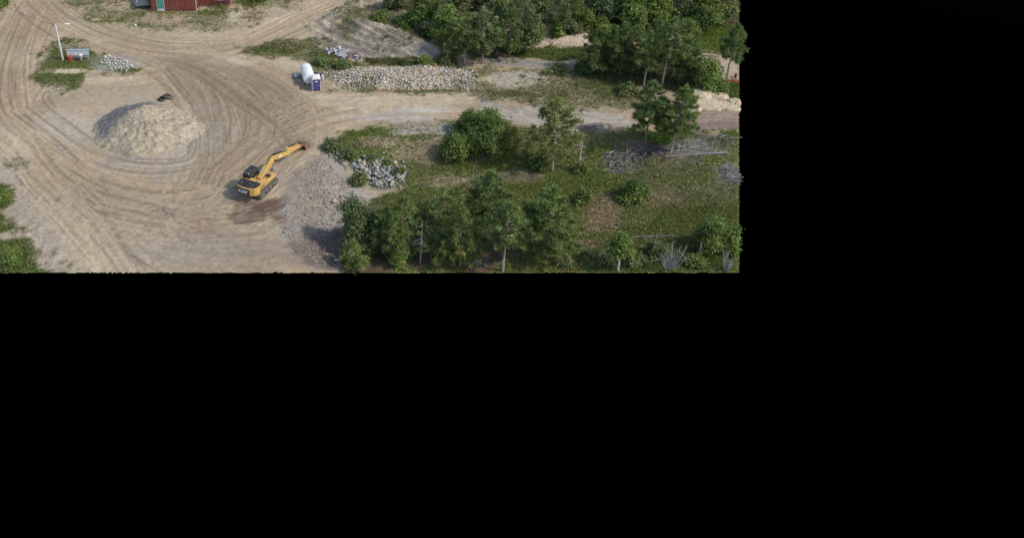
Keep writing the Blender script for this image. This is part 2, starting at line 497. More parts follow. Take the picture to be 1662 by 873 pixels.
rd, _, _ = seg_dist(QX, QY, ground_poly([(560, 36), (600, 56), (660, 78), (715, 102), (740, 110)]), False)
band = np.sin(rd * 3.0 + .5 * QX + 2.2 * n_md + 1.2 * n_fi) * g_bk
mixc([.40, .33, .24], g_bk * .95); mixc([.30, .27, .225], g_bk * .7 * ell(650, 78, 75, 14)); mixc([.21, .165, .115], g_bk * .75 * sstep(.2, .9, band)); mixc([.50, .41, .30], g_bk * .5 * sstep(.3, .9, -band)); mixc([.22, .2, .14], g_bk * .6 * sstep(.08, .35, n_md))
grass(g_bk * .9 * sstep(0, .35, n_md + .1), .35, .35); dens *= 1 - .9 * ell(660, 85, 60, 12)
grass(ell(600, 20, 45, 12) * .9, .7, .45, [.25, .23, .11], .7); grass(ell(565, 45, 14, 20) * .7, .8, .7, [.13, .15, .05], .8)
mixc(PALE, .7 * ell(590, 12, 25, 6)); mixc(PALE, .6 * ell(620, 40, 22, 6))
grass(zone([(590, 96), (640, 93), (740, 96), (745, 108), (600, 108)], .4, .3), 1.0, .7, [.085, .09, .035])
mixc([.44, .345, .225], zone([(522, 118), (560, 108), (640, 109), (765, 112), (782, 140), (740, 150), (640, 147), (540, 148)], .8, 1.1)); dens *= 1 - .8 * zone([(600, 106), (765, 110), (770, 146), (600, 146)], .4, .3)
grass(zone([(522, 112), (560, 106), (606, 108), (760, 110), (775, 148), (640, 150), (530, 146)], .8, 1.0) * sstep(.05, .4, n_md + .6 * n_fi + .25 * (PX < 610)), .55, .55, [.2, .19, .1], .85)
grass(ell(690, 149, 40, 3), .8, .85, [.12, .15, .05], .6); grass(ell(570, 122, 45, 8) * .7, .5, .6, [.18, .18, .10], .7); grass(ell(640, 147, 60, 2.5) * .8, .8, .8)

# middle right: the trampled strip beside the pines
g_st = zone([(762, 112), (830, 108), (900, 112), (960, 118), (1010, 130), (1050, 150), (1060, 180), (960, 178), (860, 170), (800, 162), (762, 152)], .9, 1.0)
grass(g_st, .55, .5, [.24, .215, .12], .9); mixc([.42, .37, .28], g_st * .9 * ell(845, 130, 55, 12)); dens *= 1 - .75 * ell(845, 130, 55, 12)
for e in ((830, 153, 34, 5), (960, 140, 45, 10), (1000, 155, 40, 12), (905, 155, 25, 6)):
    grass(ell(*e) * .85, .9, .72, [.13, .145, .05], .8)
mixc([.37, .33, .27], .8 * zone([(780, 165), (900, 176), (1010, 182), (1010, 200), (900, 205), (790, 200)], .8, .9)); grass(.6 * sstep(.05, .3, n_md) * ell(860, 185, 90, 10), .6, .5, [.15, .14, .08], .8)
mixc([.27, .20, .15], .95 * zone([(1100, 176), (1150, 168), (1260, 160), (1260, 214), (1110, 212)], .5, .3))
mixc([.21, .16, .13], .8 * zone([(1110, 200), (1260, 196), (1260, 216), (1110, 212)], .4, .4))

# the low field
g_fd = zone([(522, 236), (560, 216), (640, 198), (740, 200), (850, 204), (930, 214), (1010, 212), (1110, 216), (1280, 218), (1280, 480), (560, 480), (552, 400),
             (560, 345), (598, 330), (650, 306), (600, 290), (560, 262), (536, 248)], .8, .6)
t = sstep(-.45, .45, n_md * .7 + n_lo * .6 + n_fi * .3)
grass(g_fd, .9, .55, None)
mixc(DRY * .5 + GREEN * .5, g_fd); mixc(GREEN, g_fd * t * .85)
green = green * (1 - g_fd) + g_fd * (.4 + .5 * t)
def patch(col, g, d, k, *e):
    m = np.maximum.reduce([ell(*q) for q in e]) * g_fd
    grass(m * k, d, g, col, .9)
patch([.30, .235, .155], .12, .55, .9, (690, 240, 55, 20), (740, 295, 60, 12), (620, 232, 40, 10))
patch([.36, .33, .28], .1, .2, .85, (700, 203, 50, 7), (730, 215, 25, 5), (672, 215, 30, 5))
patch([.12, .12, .05], .6, .9, .8, (560, 240, 40, 12), (640, 330, 60, 18), (860, 265, 60, 15))
patch([.13, .155, .035], .85, 1, .9, (830, 262, 75, 15), (760, 270, 40, 8), (905, 305, 75, 20), (985, 250, 45, 12), (965, 300, 50, 12), (820, 310, 50, 12))
patch([.22, .185, .125], .15, .6, .8, (850, 285, 40, 9), (775, 255, 25, 9))
patch([.275, .205, .125], .08, .8, .95, (975, 355, 36, 32), (1080, 325, 30, 14), (960, 395, 30, 10), (1010, 262, 40, 8), (1000, 410, 30, 8))
patch([.095, .115, .028], .7, 1, .9, (1110, 355, 60, 24), (1060, 375, 50, 14), (1180, 345, 40, 20))
patch([.15, .15, .085], .35, .8, .8, (1150, 315, 55, 16), (1080, 275, 60, 14), (1160, 240, 50, 10))
patch([.14, .13, .045], .5, .9, .8, (900, 432, 60, 14), (840, 437, 30, 9))
patch(DEEP*1.5, .8, .9, .9, (1120, 410, 90, 24), (1010, 430, 50, 14))
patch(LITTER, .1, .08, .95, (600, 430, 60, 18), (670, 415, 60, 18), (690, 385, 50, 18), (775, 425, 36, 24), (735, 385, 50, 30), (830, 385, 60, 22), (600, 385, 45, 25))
patch([.16, .095, .06], .1, .1, .9, (1045, 236, 32, 9), (1075, 248, 40, 7), (770, 425, 22, 14))
patch([.20, .18, .14], .25, .3, .7, (1100, 243, 70, 8), (955, 208, 36, 8), (1005, 276, 36, 6), (1190, 285, 35, 16))

# gravel spilling down the edge of the pad
g_gr = zone([(505, 250), (524, 246), (545, 258), (566, 285), (596, 316), (592, 332), (562, 346), (550, 372), (560, 410), (556, 445), (505, 442), (466, 405), (452, 372), (466, 335), (462, 300), (482, 275)], .7, .6)
mixc([.285, .25, .21], g_gr); mixc([.27, .21, .155], g_gr * .9 * ell(490, 300, 40, 45, .4, .5)); dens *= 1 - g_gr; mixc([.34, .30, .25], g_gr * .6 * sstep(.0, .4, n_md)); mixc([.24, .2, .165], g_gr * .7 * sstep(.1, .4, -n_md))
mixc([.15, .115, .088], .92 * zone([(462, 396), (505, 378), (548, 372), (560, 420), (540, 445), (490, 428)], .8, .5));  # mud of the cut, darkened further with tree shade painted into the soil colour
mixc([.40, .335, .27], .6 * ell(575, 322, 26, 16)); mixc([.30, .25, .2], .6 * ell(470, 300, 22, 30))
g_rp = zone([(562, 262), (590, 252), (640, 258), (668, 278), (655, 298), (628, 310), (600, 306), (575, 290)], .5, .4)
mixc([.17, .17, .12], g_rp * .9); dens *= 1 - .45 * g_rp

# beyond: forest floor, bright glades, scraped bank, valley lane
g_fo = zone([(655, -15), (662, 20), (690, 55), (735, 84), (790, 104), (850, 104), (880, 90), (830, 60), (900, 40), (960, 44), (1000, 66), (1110, 66), (1260, 40), (1260, -90), (650, -90)], .8, .6)
grass(g_fo, .5, .7, [.06, .066, .03], .95); mixc(LITTER * 1.1, g_fo * sstep(0, .3, n_md))
grass(zone([(830, 78), (900, 76), (955, 76), (962, 96), (900, 102), (840, 96)], .6, .5), 1, .85, [.11, .135, .035])
grass(zone([(1100, 40), (1180, 42), (1260, 60), (1260, 100), (1170, 88), (1120, 84), (1095, 64)], .8, .6), 1, 1, [.14, .20, .035])
grass(ell(1140, 86, 40, 6) * .8, .8, .5, [.22, .19, .09])
mixc([.50, .40, .30], .95 * np.maximum(ell(940, 62, 26, 9, .3, .5), np.maximum(ell(882, 71, 20, 5, .3, .5), ell(918, 50, 10, 10, .3, .5))))
dens *= 1 - np.maximum(ell(940, 62, 26, 9), ell(882, 71, 20, 5))
mixc([.27, .245, .22], .9 * zone([(775, 96), (840, 94), (935, 102), (935, 114), (880, 112), (800, 106)], .4, .4)); dens *= 1 - .8 * zone([(775, 96), (840, 94), (935, 102), (935, 114), (880, 112), (800, 106)], .4, .4)
grass(zone([(940, 112), (1060, 120), (1140, 140), (1100, 150), (1010, 140), (950, 126)], .6, .4), .8, .55, [.07, .075, .03])
mixc([.38, .30, .22], .95 * zone([(1128, 94), (1260, 92), (1260, 126), (1160, 122), (1130, 108)], .4, .3)); dens *= 1 - zone([(1128, 94), (1260, 92), (1260, 126), (1160, 122), (1130, 108)], .4, .3)
grass(zone([(1120, 138), (1260, 130), (1260, 160), (1170, 164), (1150, 150)], .5, .4), 1, .9, [.09, .12, .03])

grass(zone([(944, 98), (1000, 92), (1128, 92), (1130, 138), (1040, 134), (950, 120)], .5, .4), .7, .5, [.06, .06, .03])
# wheel lines only where the soil is bare
bare = 1 - np.clip(np.maximum.reduce([dens, g_gr * .9, g_fd, g_fo, g_bk]), 0, 1)
RUTD *= bare; RUTH *= bare
f = np.clip(RUTD, -1, 1)
brk = .85 + .3 * np.clip(n_fi + .3 * n_st, -1, 1)
C *= (1 - .70 * np.clip(f, 0, 1) * brk + .26 * np.clip(-f, 0, 1))[..., None]
C *= (1 + .12 * n_md + .13 * n_fi + .15 * n_st)[..., None]
spk = np.random.default_rng(3).random((NY, NX))
C *= (1 + .16 * (spk - .5))[..., None]
rough_ = np.clip(g_gr + g_bk + .6 * g_scr + .5 * g_barn + .5 * g_isl + .4 * g_mid + .3 * g_st + .3 * g_fd, 0, 1.2)
Z = Z + .17 * band + RUTH * 3.0 + .06 * n_fi * bare + .045 * n_st + rough_ * (.16 * n_md + .10 * n_fi + .05 * n_st)
C = np.clip(C, .01, .8)

def surf(x, y):
    """height of the finished ground sheet"""
    fx, fy = (np.asarray(x) - gx[0]) / STEP, (np.asarray(y) - gy[0]) / STEP
    ix, iy = np.clip(fx.astype(int), 0, NX - 2), np.clip(fy.astype(int), 0, NY - 2)
    a, b = fx - ix, fy - iy
    return (Z[iy, ix] * (1 - a) + Z[iy, ix + 1] * a) * (1 - b) + (Z[iy + 1, ix] * (1 - a) + Z[iy + 1, ix + 1] * a) * b

def P(px, py, dz=0.0):
    """the ground point seen at a survey bearing"""
    x, y, _ = G(px, py)
    return x, y, float(surf(np.array([x]), np.array([y]))[0]) + dz

PX, PY = proj(X, Y, Z)
keep = (PX <= 1200.5) & (PY <= 443.5) & (PX > -75) & (PY > -62)
idx = np.full((NY, NX), -1, np.int64)
kf = keep[:-1, :-1] & keep[1:, :-1] & keep[:-1, 1:] & keep[1:, 1:]
jy, jx = np.nonzero(kf)
use = np.zeros((NY, NX), bool)
for a in (0, 1):
    for b in (0, 1): use[jy + a, jx + b] = True
idx[use] = np.arange(use.sum())
Fq = np.stack([idx[jy, jx], idx[jy, jx + 1], idx[jy + 1, jx + 1], idx[jy + 1, jx]], 1)
M_ground = mat_attr('soil', rough=.95, fine=.16, bump=.5, fscale=5.0, spec=.15)
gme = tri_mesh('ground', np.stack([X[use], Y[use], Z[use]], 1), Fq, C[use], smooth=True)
tag(link('ground', gme, M_ground), kind='structure')

# ------------------------------------------------------------------ grass: tufts of real blades
M_leaf = mat_attr('foliage', rough=.75, trans=.25, spec=.25)
cell = use & (PX < 1199) & (PY < 442)
cy, cx = np.nonzero(cell)
prob = np.clip(dens[cy, cx], 0, 1.2) ** 1.2
size = STEP * STEP
pick = rng.random(len(cy)) < prob * size * 32
cy, cx = cy[pick], cx[pick]
nT = len(cy)
tx = gx[cx] + rng.uniform(-.5, .5, nT) * STEP; ty = gy[cy] + rng.uniform(-.5, .5, nT) * STEP
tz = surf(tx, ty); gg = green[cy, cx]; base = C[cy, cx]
NB = 4
hh = rng.uniform(.12, .38, nT) * (.6 + .5 * dens[cy, cx]) * (1 + .5 * np.clip(n_md[cy, cx], -.5, 1))
ang = rng.uniform(0, 2 * np.pi, (nT, NB)); lean = rng.uniform(.1, .7, (nT, NB)); rr = rng.uniform(0, .14, (nT, NB))
bx = tx[:, None] + rr * np.cos(ang); by = ty[:, None] + rr * np.sin(ang); bz = np.broadcast_to(tz[:, None] - .02, bx.shape)
wd = rng.uniform(.035, .07, (nT, NB))
h2 = hh[:, None] * rng.uniform(.7, 1.2, (nT, NB))
p0 = np.stack([bx - np.sin(ang) * wd, by + np.cos(ang) * wd, bz], -1)
p1 = np.stack([bx + np.sin(ang) * wd, by - np.cos(ang) * wd, bz], -1)
p2 = np.stack([bx + np.cos(ang) * h2 * lean, by + np.sin(ang) * h2 * lean, bz + h2], -1)
V = np.stack([p0, p1, p2], 2).reshape(-1, 3)
gr = rng.random((nT, 1)) < gg[:, None]
cg = np.where(gr, np.array([.185, .26, .055]) * rng.uniform(.75, 1.2, (nT, 1)), np.array([.37, .30, .16]) * rng.uniform(.55, 1.2, (nT, 1)))
cg = cg * .5 + base * .5 + np.array([.03, .02, 0]) * rng.random((nT, 1))
Cc = np.repeat(cg, NB * 3, 0)
tag(link('grass', tri_mesh('grass', V, np.arange(len(V)).reshape(-1, 3), Cc), M_leaf), kind='stuff')
# ------------------------------------------------------------------ stone
def hull_rock(seed, n=11, sq=(1, .8, .6)):
    r = np.random.default_rng(seed)
    p = r.normal(size=(n, 3)); p /= np.linalg.norm(p, axis=1)[:, None]
    p = np.sign(p) * np.abs(p) ** .6
    p *= r.uniform(.72, 1.0, (n, 1)) * np.array(sq) * .5
    bm = bmesh.new()
    for q in p: bm.verts.new(q)
    g = bmesh.ops.convex_hull(bm, input=bm.verts)
    bmesh.ops.delete(bm, geom=[v for v in bm.verts if not v.link_faces], context='VERTS')
    bmesh.ops.triangulate(bm, faces=bm.faces)
    bmesh.ops.recalc_face_normals(bm, faces=bm.faces)
    bm.verts.index_update()
    V = np.array([v.co[:] for v in bm.verts]); F = np.array([[v.index for v in f.verts] for f in bm.faces])
    bm.free()
    return V, F
ROCKS = [hull_rock(100 + i, 10 + i % 4, ((1, .8, .6), (1, .7, .45), (1, .9, .75), (1, .55, .5))[i % 4]) for i in range(12)]

def rotmats(n, r, tilt=.6):
    a = r.uniform(0, 2 * np.pi, n); b = r.normal(0, tilt, n); c = r.normal(0, tilt, n)
    ca, sa, cb, sb, cc, sc_ = np.cos(a), np.sin(a), np.cos(b), np.sin(b), np.cos(c), np.sin(c)
    o, z = np.ones(n), np.zeros(n)
    Rz = np.stack([ca, -sa, z, sa, ca, z, z, z, o], 1).reshape(n, 3, 3)
    Rx = np.stack([o, z, z, z, cb, -sb, z, sb, cb], 1).reshape(n, 3, 3)
    Ry = np.stack([cc, z, sc_, z, o, z, -sc_, z, cc], 1).reshape(n, 3, 3)
    return Rz @ Rx @ Ry

def stones_mesh(name, pts, size, col, seed=0):
    r = np.random.default_rng(seed)
    n = len(pts); kind = r.integers(0, len(ROCKS), n); RM = rotmats(n, r)
    Vs, Fs, Cs, off = [], [], [], 0
    for k, (v, f) in enumerate(ROCKS):
        m = np.nonzero(kind == k)[0]
        if not len(m): continue
        vv = np.einsum('nij,vj->nvi', RM[m], v) * size[m][:, None, None] + pts[m][:, None, :]
        ff = f[None] + (np.arange(len(m)) * len(v))[:, None, None] + off
        Vs.append(vv.reshape(-1, 3)); Fs.append(ff.reshape(-1, 3)); Cs.append(np.repeat(col[m], len(v), 0))
        off += len(m) * len(v)
    return tri_mesh(name, np.vstack(Vs), np.vstack(Fs), np.vstack(Cs))

M_stone = mat_attr('loose_stone', rough=.92, fine=.12, fscale=6, spec=.2)

def mat_rock(name, cols, bump=.6):
    m, nt, p = new_mat(name)
    N, L = nt.nodes, nt.links
    oi = N.new('ShaderNodeObjectInfo')
    rp = N.new('ShaderNodeValToRGB'); rp.color_ramp.interpolation = 'LINEAR'
    for i, c in enumerate(cols):
        e = rp.color_ramp.elements[i] if i < 2 else rp.color_ramp.elements.new(0)
        e.position = i / (len(cols) - 1); e.color = (*c, 1)
    L.new(oi.outputs['Random'], rp.inputs['Fac'])
    tc = N.new('ShaderNodeTexCoord')
    n1 = N.new('ShaderNodeTexNoise'); n1.inputs['Scale'].default_value = 3.5; n1.inputs['Detail'].default_value = 7
    L.new(tc.outputs['Object'], n1.inputs['Vector'])
    mr = N.new('ShaderNodeMapRange'); mr.inputs['From Min'].default_value = .3; mr.inputs['From Max'].default_value = .7
    mr.inputs['To Min'].default_value = .72; mr.inputs['To Max'].default_value = 1.2
    L.new(n1.outputs['Fac'], mr.inputs['Value'])
    hs = N.new('ShaderNodeHueSaturation'); L.new(rp.outputs[0], hs.inputs['Color']); L.new(mr.outputs[0], hs.inputs['Value'])
    L.new(hs.outputs[0], p.inputs['Base Color']); p.inputs['Roughness'].default_value = .9; p.inputs['Specular IOR Level'].default_value = .2
    b = N.new('ShaderNodeBump'); b.inputs['Strength'].default_value = bump; b.inputs['Distance'].default_value = .05
    L.new(n1.outputs['Fac'], b.inputs['Height']); L.new(b.outputs[0], p.inputs['Normal'])
    return m
M_boulder = mat_rock('boulder_stone', [(.27, .27, .265), (.42, .41, .39), (.52, .48, .41), (.35, .35, .35), (.60, .58, .54), (.44, .38, .31)])
M_lime = mat_rock('pale_limestone', [(.60, .57, .52), (.50, .42, .30), (.47, .40, .31), (.64, .59, .52), (.52, .43, .29), (.44, .39, .33)])
M_conc = mat_rock('broken_concrete', [(.60, .59, .57), (.44, .43, .42), (.68, .66, .63), (.5, .46, .4)])
ROCK_ME = {}
def rock_me(k, m):
    key = (k, m.name)
    if key not in ROCK_ME:
        me = tri_mesh('rock', *ROCKS[k]); me.materials.append(m); ROCK_ME[key] = me
    return ROCK_ME[key]

def place_rock(name, px, py, s, m, label, cat, group, r, sink=.15, stack=0.0, flat=1.0):
    x, y, z = P(px, py)
    o = link(name, rock_me(int(r.integers(0, 12)), m), None)
    o.rotation_euler = (r.normal(0, .35), r.normal(0, .35), r.uniform(0, 6.28))
    o.scale = (s, s * r.uniform(.8, 1.15), s * flat * r.uniform(.8, 1.2))
    o.location = (x, y, z + stack + s * .28 * flat - sink * s * .5)
    return tag(o, label, cat, group)

def in_poly(px, py, pts):
    c = False; n = len(pts)
    for i in range(n):
        (ax, ay), (bx, by) = pts[i], pts[(i + 1) % n]
        if (ay > py) != (by > py) and px < (bx - ax) * (py - ay) / (by - ay) + ax: c = not c
    return c

def scatter_px(pts, n, r, mind=0.0):
    xs, ys = [p[0] for p in pts], [p[1] for p in pts]
    out = []; tries = 0
    while len(out) < n and tries < n * 60:
        tries += 1
        p = (r.uniform(min(xs), max(xs)), r.uniform(min(ys), max(ys)))
        if in_poly(p[0], p[1], pts) and (not mind or all((p[0] - q[0]) ** 2 + (1.6 * (p[1] - q[1])) ** 2 > mind * mind for q in out)): out.append(p)
    return out

# the heap of boulders at the edge of the field
r = np.random.default_rng(11)
HEAP = [(566, 268), (592, 256), (630, 260), (662, 276), (652, 296), (628, 306), (604, 302), (586, 284)]
for i, (px, py) in enumerate(scatter_px(HEAP, 195, r, 3.2)):
    d = math.hypot((px - 618) / 46, (py - 282) / 26)
    s = .38 + .80 * r.random() ** 2.2
    place_rock('boulder', px, py, s, M_boulder, 'one of the grey and buff boulders dumped in the heap at the field edge', 'boulder',
               'boulders in the heap at the field edge', r, stack=.3 * max(0, 1 - d))
for (px, py) in scatter_px([(556, 270), (580, 248), (640, 250), (676, 276), (660, 304), (620, 316), (586, 306), (572, 290)], 40, r, 7):
    place_rock('boulder', px, py, r.uniform(.3, .6), M_boulder, 'one of the loose stones rolled out around the rim of the boulder heap', 'boulder', 'loose stones around the boulder heap', r)
for (px, py) in scatter_px([(530, 244), (548, 246), (560, 258), (562, 276), (548, 262), (534, 256)], 24, r, 5):
    place_rock('boulder', px, py, r.uniform(.4, .75), M_boulder, 'one of the boulders strung along the weedy rim behind the gravel slope', 'boulder',
               'boulders along the rim behind the gravel slope', r)
for (px, py, s, lab) in ((541.5, 329, .95, 'pale boulder lying on the gravel slope, the largest there, left of the dark bush'),
                         (580, 320, .85, 'brown square block on the tongue of gravel below the boulder heap'),
                         (547, 424, .85, 'pale rounded boulder at the foot of the muddy cut, beside the olive sapling'),
                         (519, 240, .6, 'pale block perched above the slope right of the digger bucket')):
    place_rock('boulder', px, py, s, M_lime if 'pale' in lab else M_boulder, lab, 'boulder', None, r)
for (px, py) in scatter_px([(500, 270), (540, 262), (585, 318), (548, 345), (550, 380), (520, 365), (470, 395), (456, 370), (500, 340)], 60, r, 6):
    place_rock('boulder', px, py, r.uniform(.3, .55), M_boulder, 'one of the fist to knee sized stones lying on the gravel slope', 'stone', 'larger stones on the gravel slope', r)
# loose gravel of the slope
GR = [(505, 252), (524, 250), (545, 260), (566, 287), (594, 318), (588, 334), (560, 346), (550, 372), (560, 412), (552, 441), (505, 441), (468, 405), (454, 372), (466, 335), (470, 305), (488, 275)]

def stuff_stones(name, pts, n, smin, smax, cols, seed, label=None, parent=None, sparse=None, up=0.0):
    r = np.random.default_rng(seed)
    g = ground_poly(pts)
    xs, ys = [p[0] for p in g], [p[1] for p in g]
    qx, qy = r.uniform(min(xs), max(xs), n * 4), r.uniform(min(ys), max(ys), n * 4)
    # keep points whose surface falls inside the surveyed outline
    z = surf(qx, qy); a, b = proj(qx, qy, z); ux, uy = G0(a, b)
    s = sdf(ux, uy, pts, 5) + .5 * fbm(ux, uy, 2.0, 3, seed)
    k = np.nonzero((s > 0) & (a < 1197) & (b < 441) & (r.random(n * 4) < sstep(-.2, 1.2, s) + .25))[0][:n]
    sz = smin + (smax - smin) * r.random(len(k)) ** 2.4
    cols = np.array(cols); c = cols[r.integers(0, len(cols), len(k))] * r.uniform(.75, 1.2, (len(k), 1))
    o = link(name, stones_mesh(name, np.stack([qx[k], qy[k], z[k] + .18 * sz + up], 1), sz, c, seed), M_stone, parent)
    return tag(o, label, kind='stuff')
stuff_stones('gravel', GR, 4200, .08, .30, [(.36, .32, .27), (.28, .24, .2), (.43, .385, .33), (.32, .26, .2), (.22, .19, .16)], 5)
stuff_stones('gravel', [(548, 372), (566, 352), (590, 345), (600, 330), (570, 300), (590, 350), (562, 380), (566, 440), (545, 441)], 500, .1, .3, [(.4, .38, .35), (.3, .28, .26)], 6)
stuff_stones('rubble_stones', [(520, 118), (560, 104), (600, 105), (765, 109), (776, 128), (772, 148), (640, 148), (540, 147)], 4600, .10, .46,
             [(.66, .63, .58), (.60, .55, .47), (.50, .42, .30), (.56, .49, .37), (.38, .34, .28), (.28, .24, .19)], 8)
r = np.random.default_rng(12)
for (px, py) in scatter_px([(630, 110), (690, 107), (740, 112), (770, 112), (780, 132), (760, 148), (700, 142), (660, 149), (620, 140), (596, 128)], 150, r, 2.6):
    place_rock('limestone_block', px, py, (.24 + .42 * r.random() ** 2), M_lime, 'one of the pale limestone blocks heaped along the long rubble bank', 'rock',
               'limestone blocks on the long rubble bank', r)
for (px, py) in scatter_px([(528, 134), (560, 118), (640, 112), (620, 142), (545, 146)], 50, r, 8):
    place_rock('limestone_block', px, py, r.uniform(.3, .5), M_lime, 'one of the smaller stones at the weedy left end of the rubble bank', 'rock',
               'stones at the weedy end of the rubble bank', r)
stuff_stones('scree', [(560, 60), (600, 40), (720, 80), (730, 96), (640, 98), (580, 92)], 1400, .08, .26, [(.40, .37, .32), (.30, .27, .24), (.46, .40, .31)], 9)
stuff_stones('scree', [(600, 28), (650, 45), (715, 70), (712, 80), (640, 62), (590, 40)], 700, .1, .3, [(.48, .42, .34), (.38, .3, .25), (.3, .27, .24)], 10)
stuff_stones('scree', [(846, 72), (900, 68), (955, 58), (962, 74), (900, 78), (850, 78)], 420, .12, .4, [(.55, .48, .4), (.44, .37, .3)], 13)
stuff_stones('field_stones', [(900, 205), (940, 198), (980, 200), (985, 216), (930, 216)], 240, .1, .35, [(.42, .40, .37), (.3, .28, .26)], 14)
stuff_stones('yard_stones', [(0, 255), (30, 265), (80, 350), (110, 440), (10, 441)], 500, .08, .22, [(.42, .36, .28), (.22, .17, .12), (.5, .45, .38)], 15)
stuff_stones('yard_stones', [(160, 24), (300, 28), (500, 6), (470, 40), (380, 56), (250, 52)], 700, .08, .24, [(.48, .41, .31), (.28, .22, .16), (.55, .5, .43)], 16)
stuff_stones('yard_stones', [(60, 110), (60, 150), (110, 155), (230, 125), (220, 100)], 350, .08, .24, [(.46, .42, .36), (.3, .26, .2)], 17)
stuff_stones('yard_stones', [(90, 250), (400, 300), (450, 440), (120, 440)], 260, .05, .14, [(.5, .44, .36), (.3, .24, .18)], 18)

# broken concrete by the pole
r = np.random.default_rng(13)
for (px, py) in scatter_px([(160, 100), (176, 91), (200, 97), (216, 108), (205, 116), (180, 112)], 46, r, 4.6):
    place_rock('concrete_chunk', px, py, r.uniform(.35, .75), M_conc, 'one of the white broken concrete chunks scattered right of the notice board', 'rubble',
               'concrete chunks right of the notice board', r, flat=.7)
for (px, py, s, lab) in ((170, 93, .8, 'largest white concrete chunk, at the top left of the scatter by the notice board'), (218, 113, .5, 'lone white concrete chunk at the right end of the scatter'),
                         (43, 88, .6, 'pale stone alone on the lane left of the grass island'), (220, 43, .75, 'white boulder beside the lane in the weeds below the barn'),
                         (936, 214, .55, 'small white stone on the grass right of the yellowish pine')):
    place_rock('white_stone', px, py, s, M_conc, lab, 'rock', None, r)

# ------------------------------------------------------------------ the round gravel heap in the yard
hx, hy, hz = P(238, 211)
hv = empty('gravel_heap', (hx, hy, hz), 0, 'big round heap of tan and grey gravel in the middle of the yard', 'heap')
NA, NR = 300, 96
A_, R_ = np.meshgrid(np.linspace(0, 2 * np.pi, NA, endpoint=False), np.linspace(0, 1, NR))
lob = 1 + .07 * np.sin(2 * A_ + .6) + .05 * np.sin(3 * A_ + 2)
ux, uy = 7.9 * R_ * np.cos(A_) * lob, 7.6 * R_ * np.sin(A_) * lob
def cone(cx, cy, rad, h, ex=1.0, rnd=.55):
    d = np.hypot((ux - cx) / ex, uy - cy) / rad
    q = np.sqrt(d * d + rnd * .06)
    return h * np.clip(1.06 - q, -.5, 1)
smax = lambda a, b, k=.18: np.maximum(a, b) + k * np.exp(-np.abs(a - b) / k) * .35
nz = lambda sc, s, o=4: fbm(ux + 50, uy + 50, sc, o, s)
hh_ = cone(-.5, .9, 6.5, 3.5, 1.12)
flatt = np.minimum(hh_, 2.95 + .22 * nz(1.8, 2) - .05 * (ux - .5))
lobe = cone(.5, -1.5, 5.6, 2.7, 1.05)
shelf = np.minimum(cone(3.9, -.1, 4.0, 2.1, 1.05), 1.05 + .14 * nz(1.2, 7))
spill = cone(-3.2, -3.2, 3.2, 1.0, 1.2)
hh_ = smax(smax(flatt, lobe), smax(shelf, spill)) - .22
hh_ = hh_ + .42 * nz(2.6, 3) + .18 * nz(.7, 5, 3)
rill = np.sin(np.arctan2(uy + .6, ux - .2) * 17 + 3 * nz(2.0, 77)) * sstep(.2, 1.2, hh_) * sstep(3.0, 1.5, hh_)
hh_ = hh_ + .05 * rill
hh_ = np.where(R_ > .93, np.minimum(hh_, -.25), hh_)
gz = surf(ux + hx, uy + hy) - hz
HV = np.stack([ux, uy, np.maximum(hh_, -.3) + gz], -1)
n1, n2 = nz(1.6, 31), nz(.35, 37, 2)
hc = np.broadcast_to(np.array([.41, .34, .245]), HV.shape).copy()
m_ = sstep(-.2, .5, lobe - np.maximum(flatt, shelf) + .1 * n1)[..., None]; hc = hc + (np.array([.43, .355, .25]) - hc) * m_ * .8
m_ = (sstep(.2, .5, shelf - flatt + .1 * n1) * .7)[..., None]; hc = hc + (np.array([.46, .40, .315]) - hc) * m_
m_ = (sstep(-2.0, -3.6, ux - .75 * uy + .7 * n1 + .5 * n2) * sstep(.05, .5, hh_ + .2 * n1))[..., None]; hc = hc + (np.array([.17, .17, .17]) - hc) * m_ * .85  # dark crescent: shading of the left-back flank painted into the gravel colour
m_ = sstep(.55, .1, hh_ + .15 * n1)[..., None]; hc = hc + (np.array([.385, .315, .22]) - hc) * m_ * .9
hc = np.clip(hc * .93 * (1 + .14 * n1 + .30 * n2)[..., None], .02, .8)
ii = np.arange(NR - 1)[:, None] * NA + np.arange(NA)[None]
jj = np.arange(NR - 1)[:, None] * NA + (np.arange(NA)[None] + 1) % NA
HF = np.stack([ii, ii + NA, jj + NA, jj], -1).reshape(-1, 4)
link('mound', tri_mesh('mound', HV.reshape(-1, 3), HF, hc.reshape(-1, 3), smooth=True), mat_attr('heap_gravel', rough=.95, fine=.3, bump=.7, fscale=7.0), hv)
r = np.random.default_rng(14)
k = r.choice(NA * NR, 3600, p=(R_.ravel() + .02) * (hh_.ravel() > .05) / ((R_.ravel() + .02) * (hh_.ravel() > .05)).sum())
sz = r.uniform(.07, .2, len(k))
tag(link('stones', stones_mesh('stones', HV.reshape(-1, 3)[k] + np.c_[r.normal(0, .05, (len(k), 2)), sz * .15], sz,
         np.clip(hc.reshape(-1, 3)[k] * r.uniform(.7, 1.35, (len(k), 1)), 0, .8), 3), M_stone, hv), kind='stuff')

stuff_stones('heap_stones', [(150, 190), (180, 165), (300, 170), (340, 215), (320, 255), (230, 272), (160, 245)], 900, .07, .2, [(.44, .38, .30), (.34, .3, .25), (.5, .46, .4)], 19)

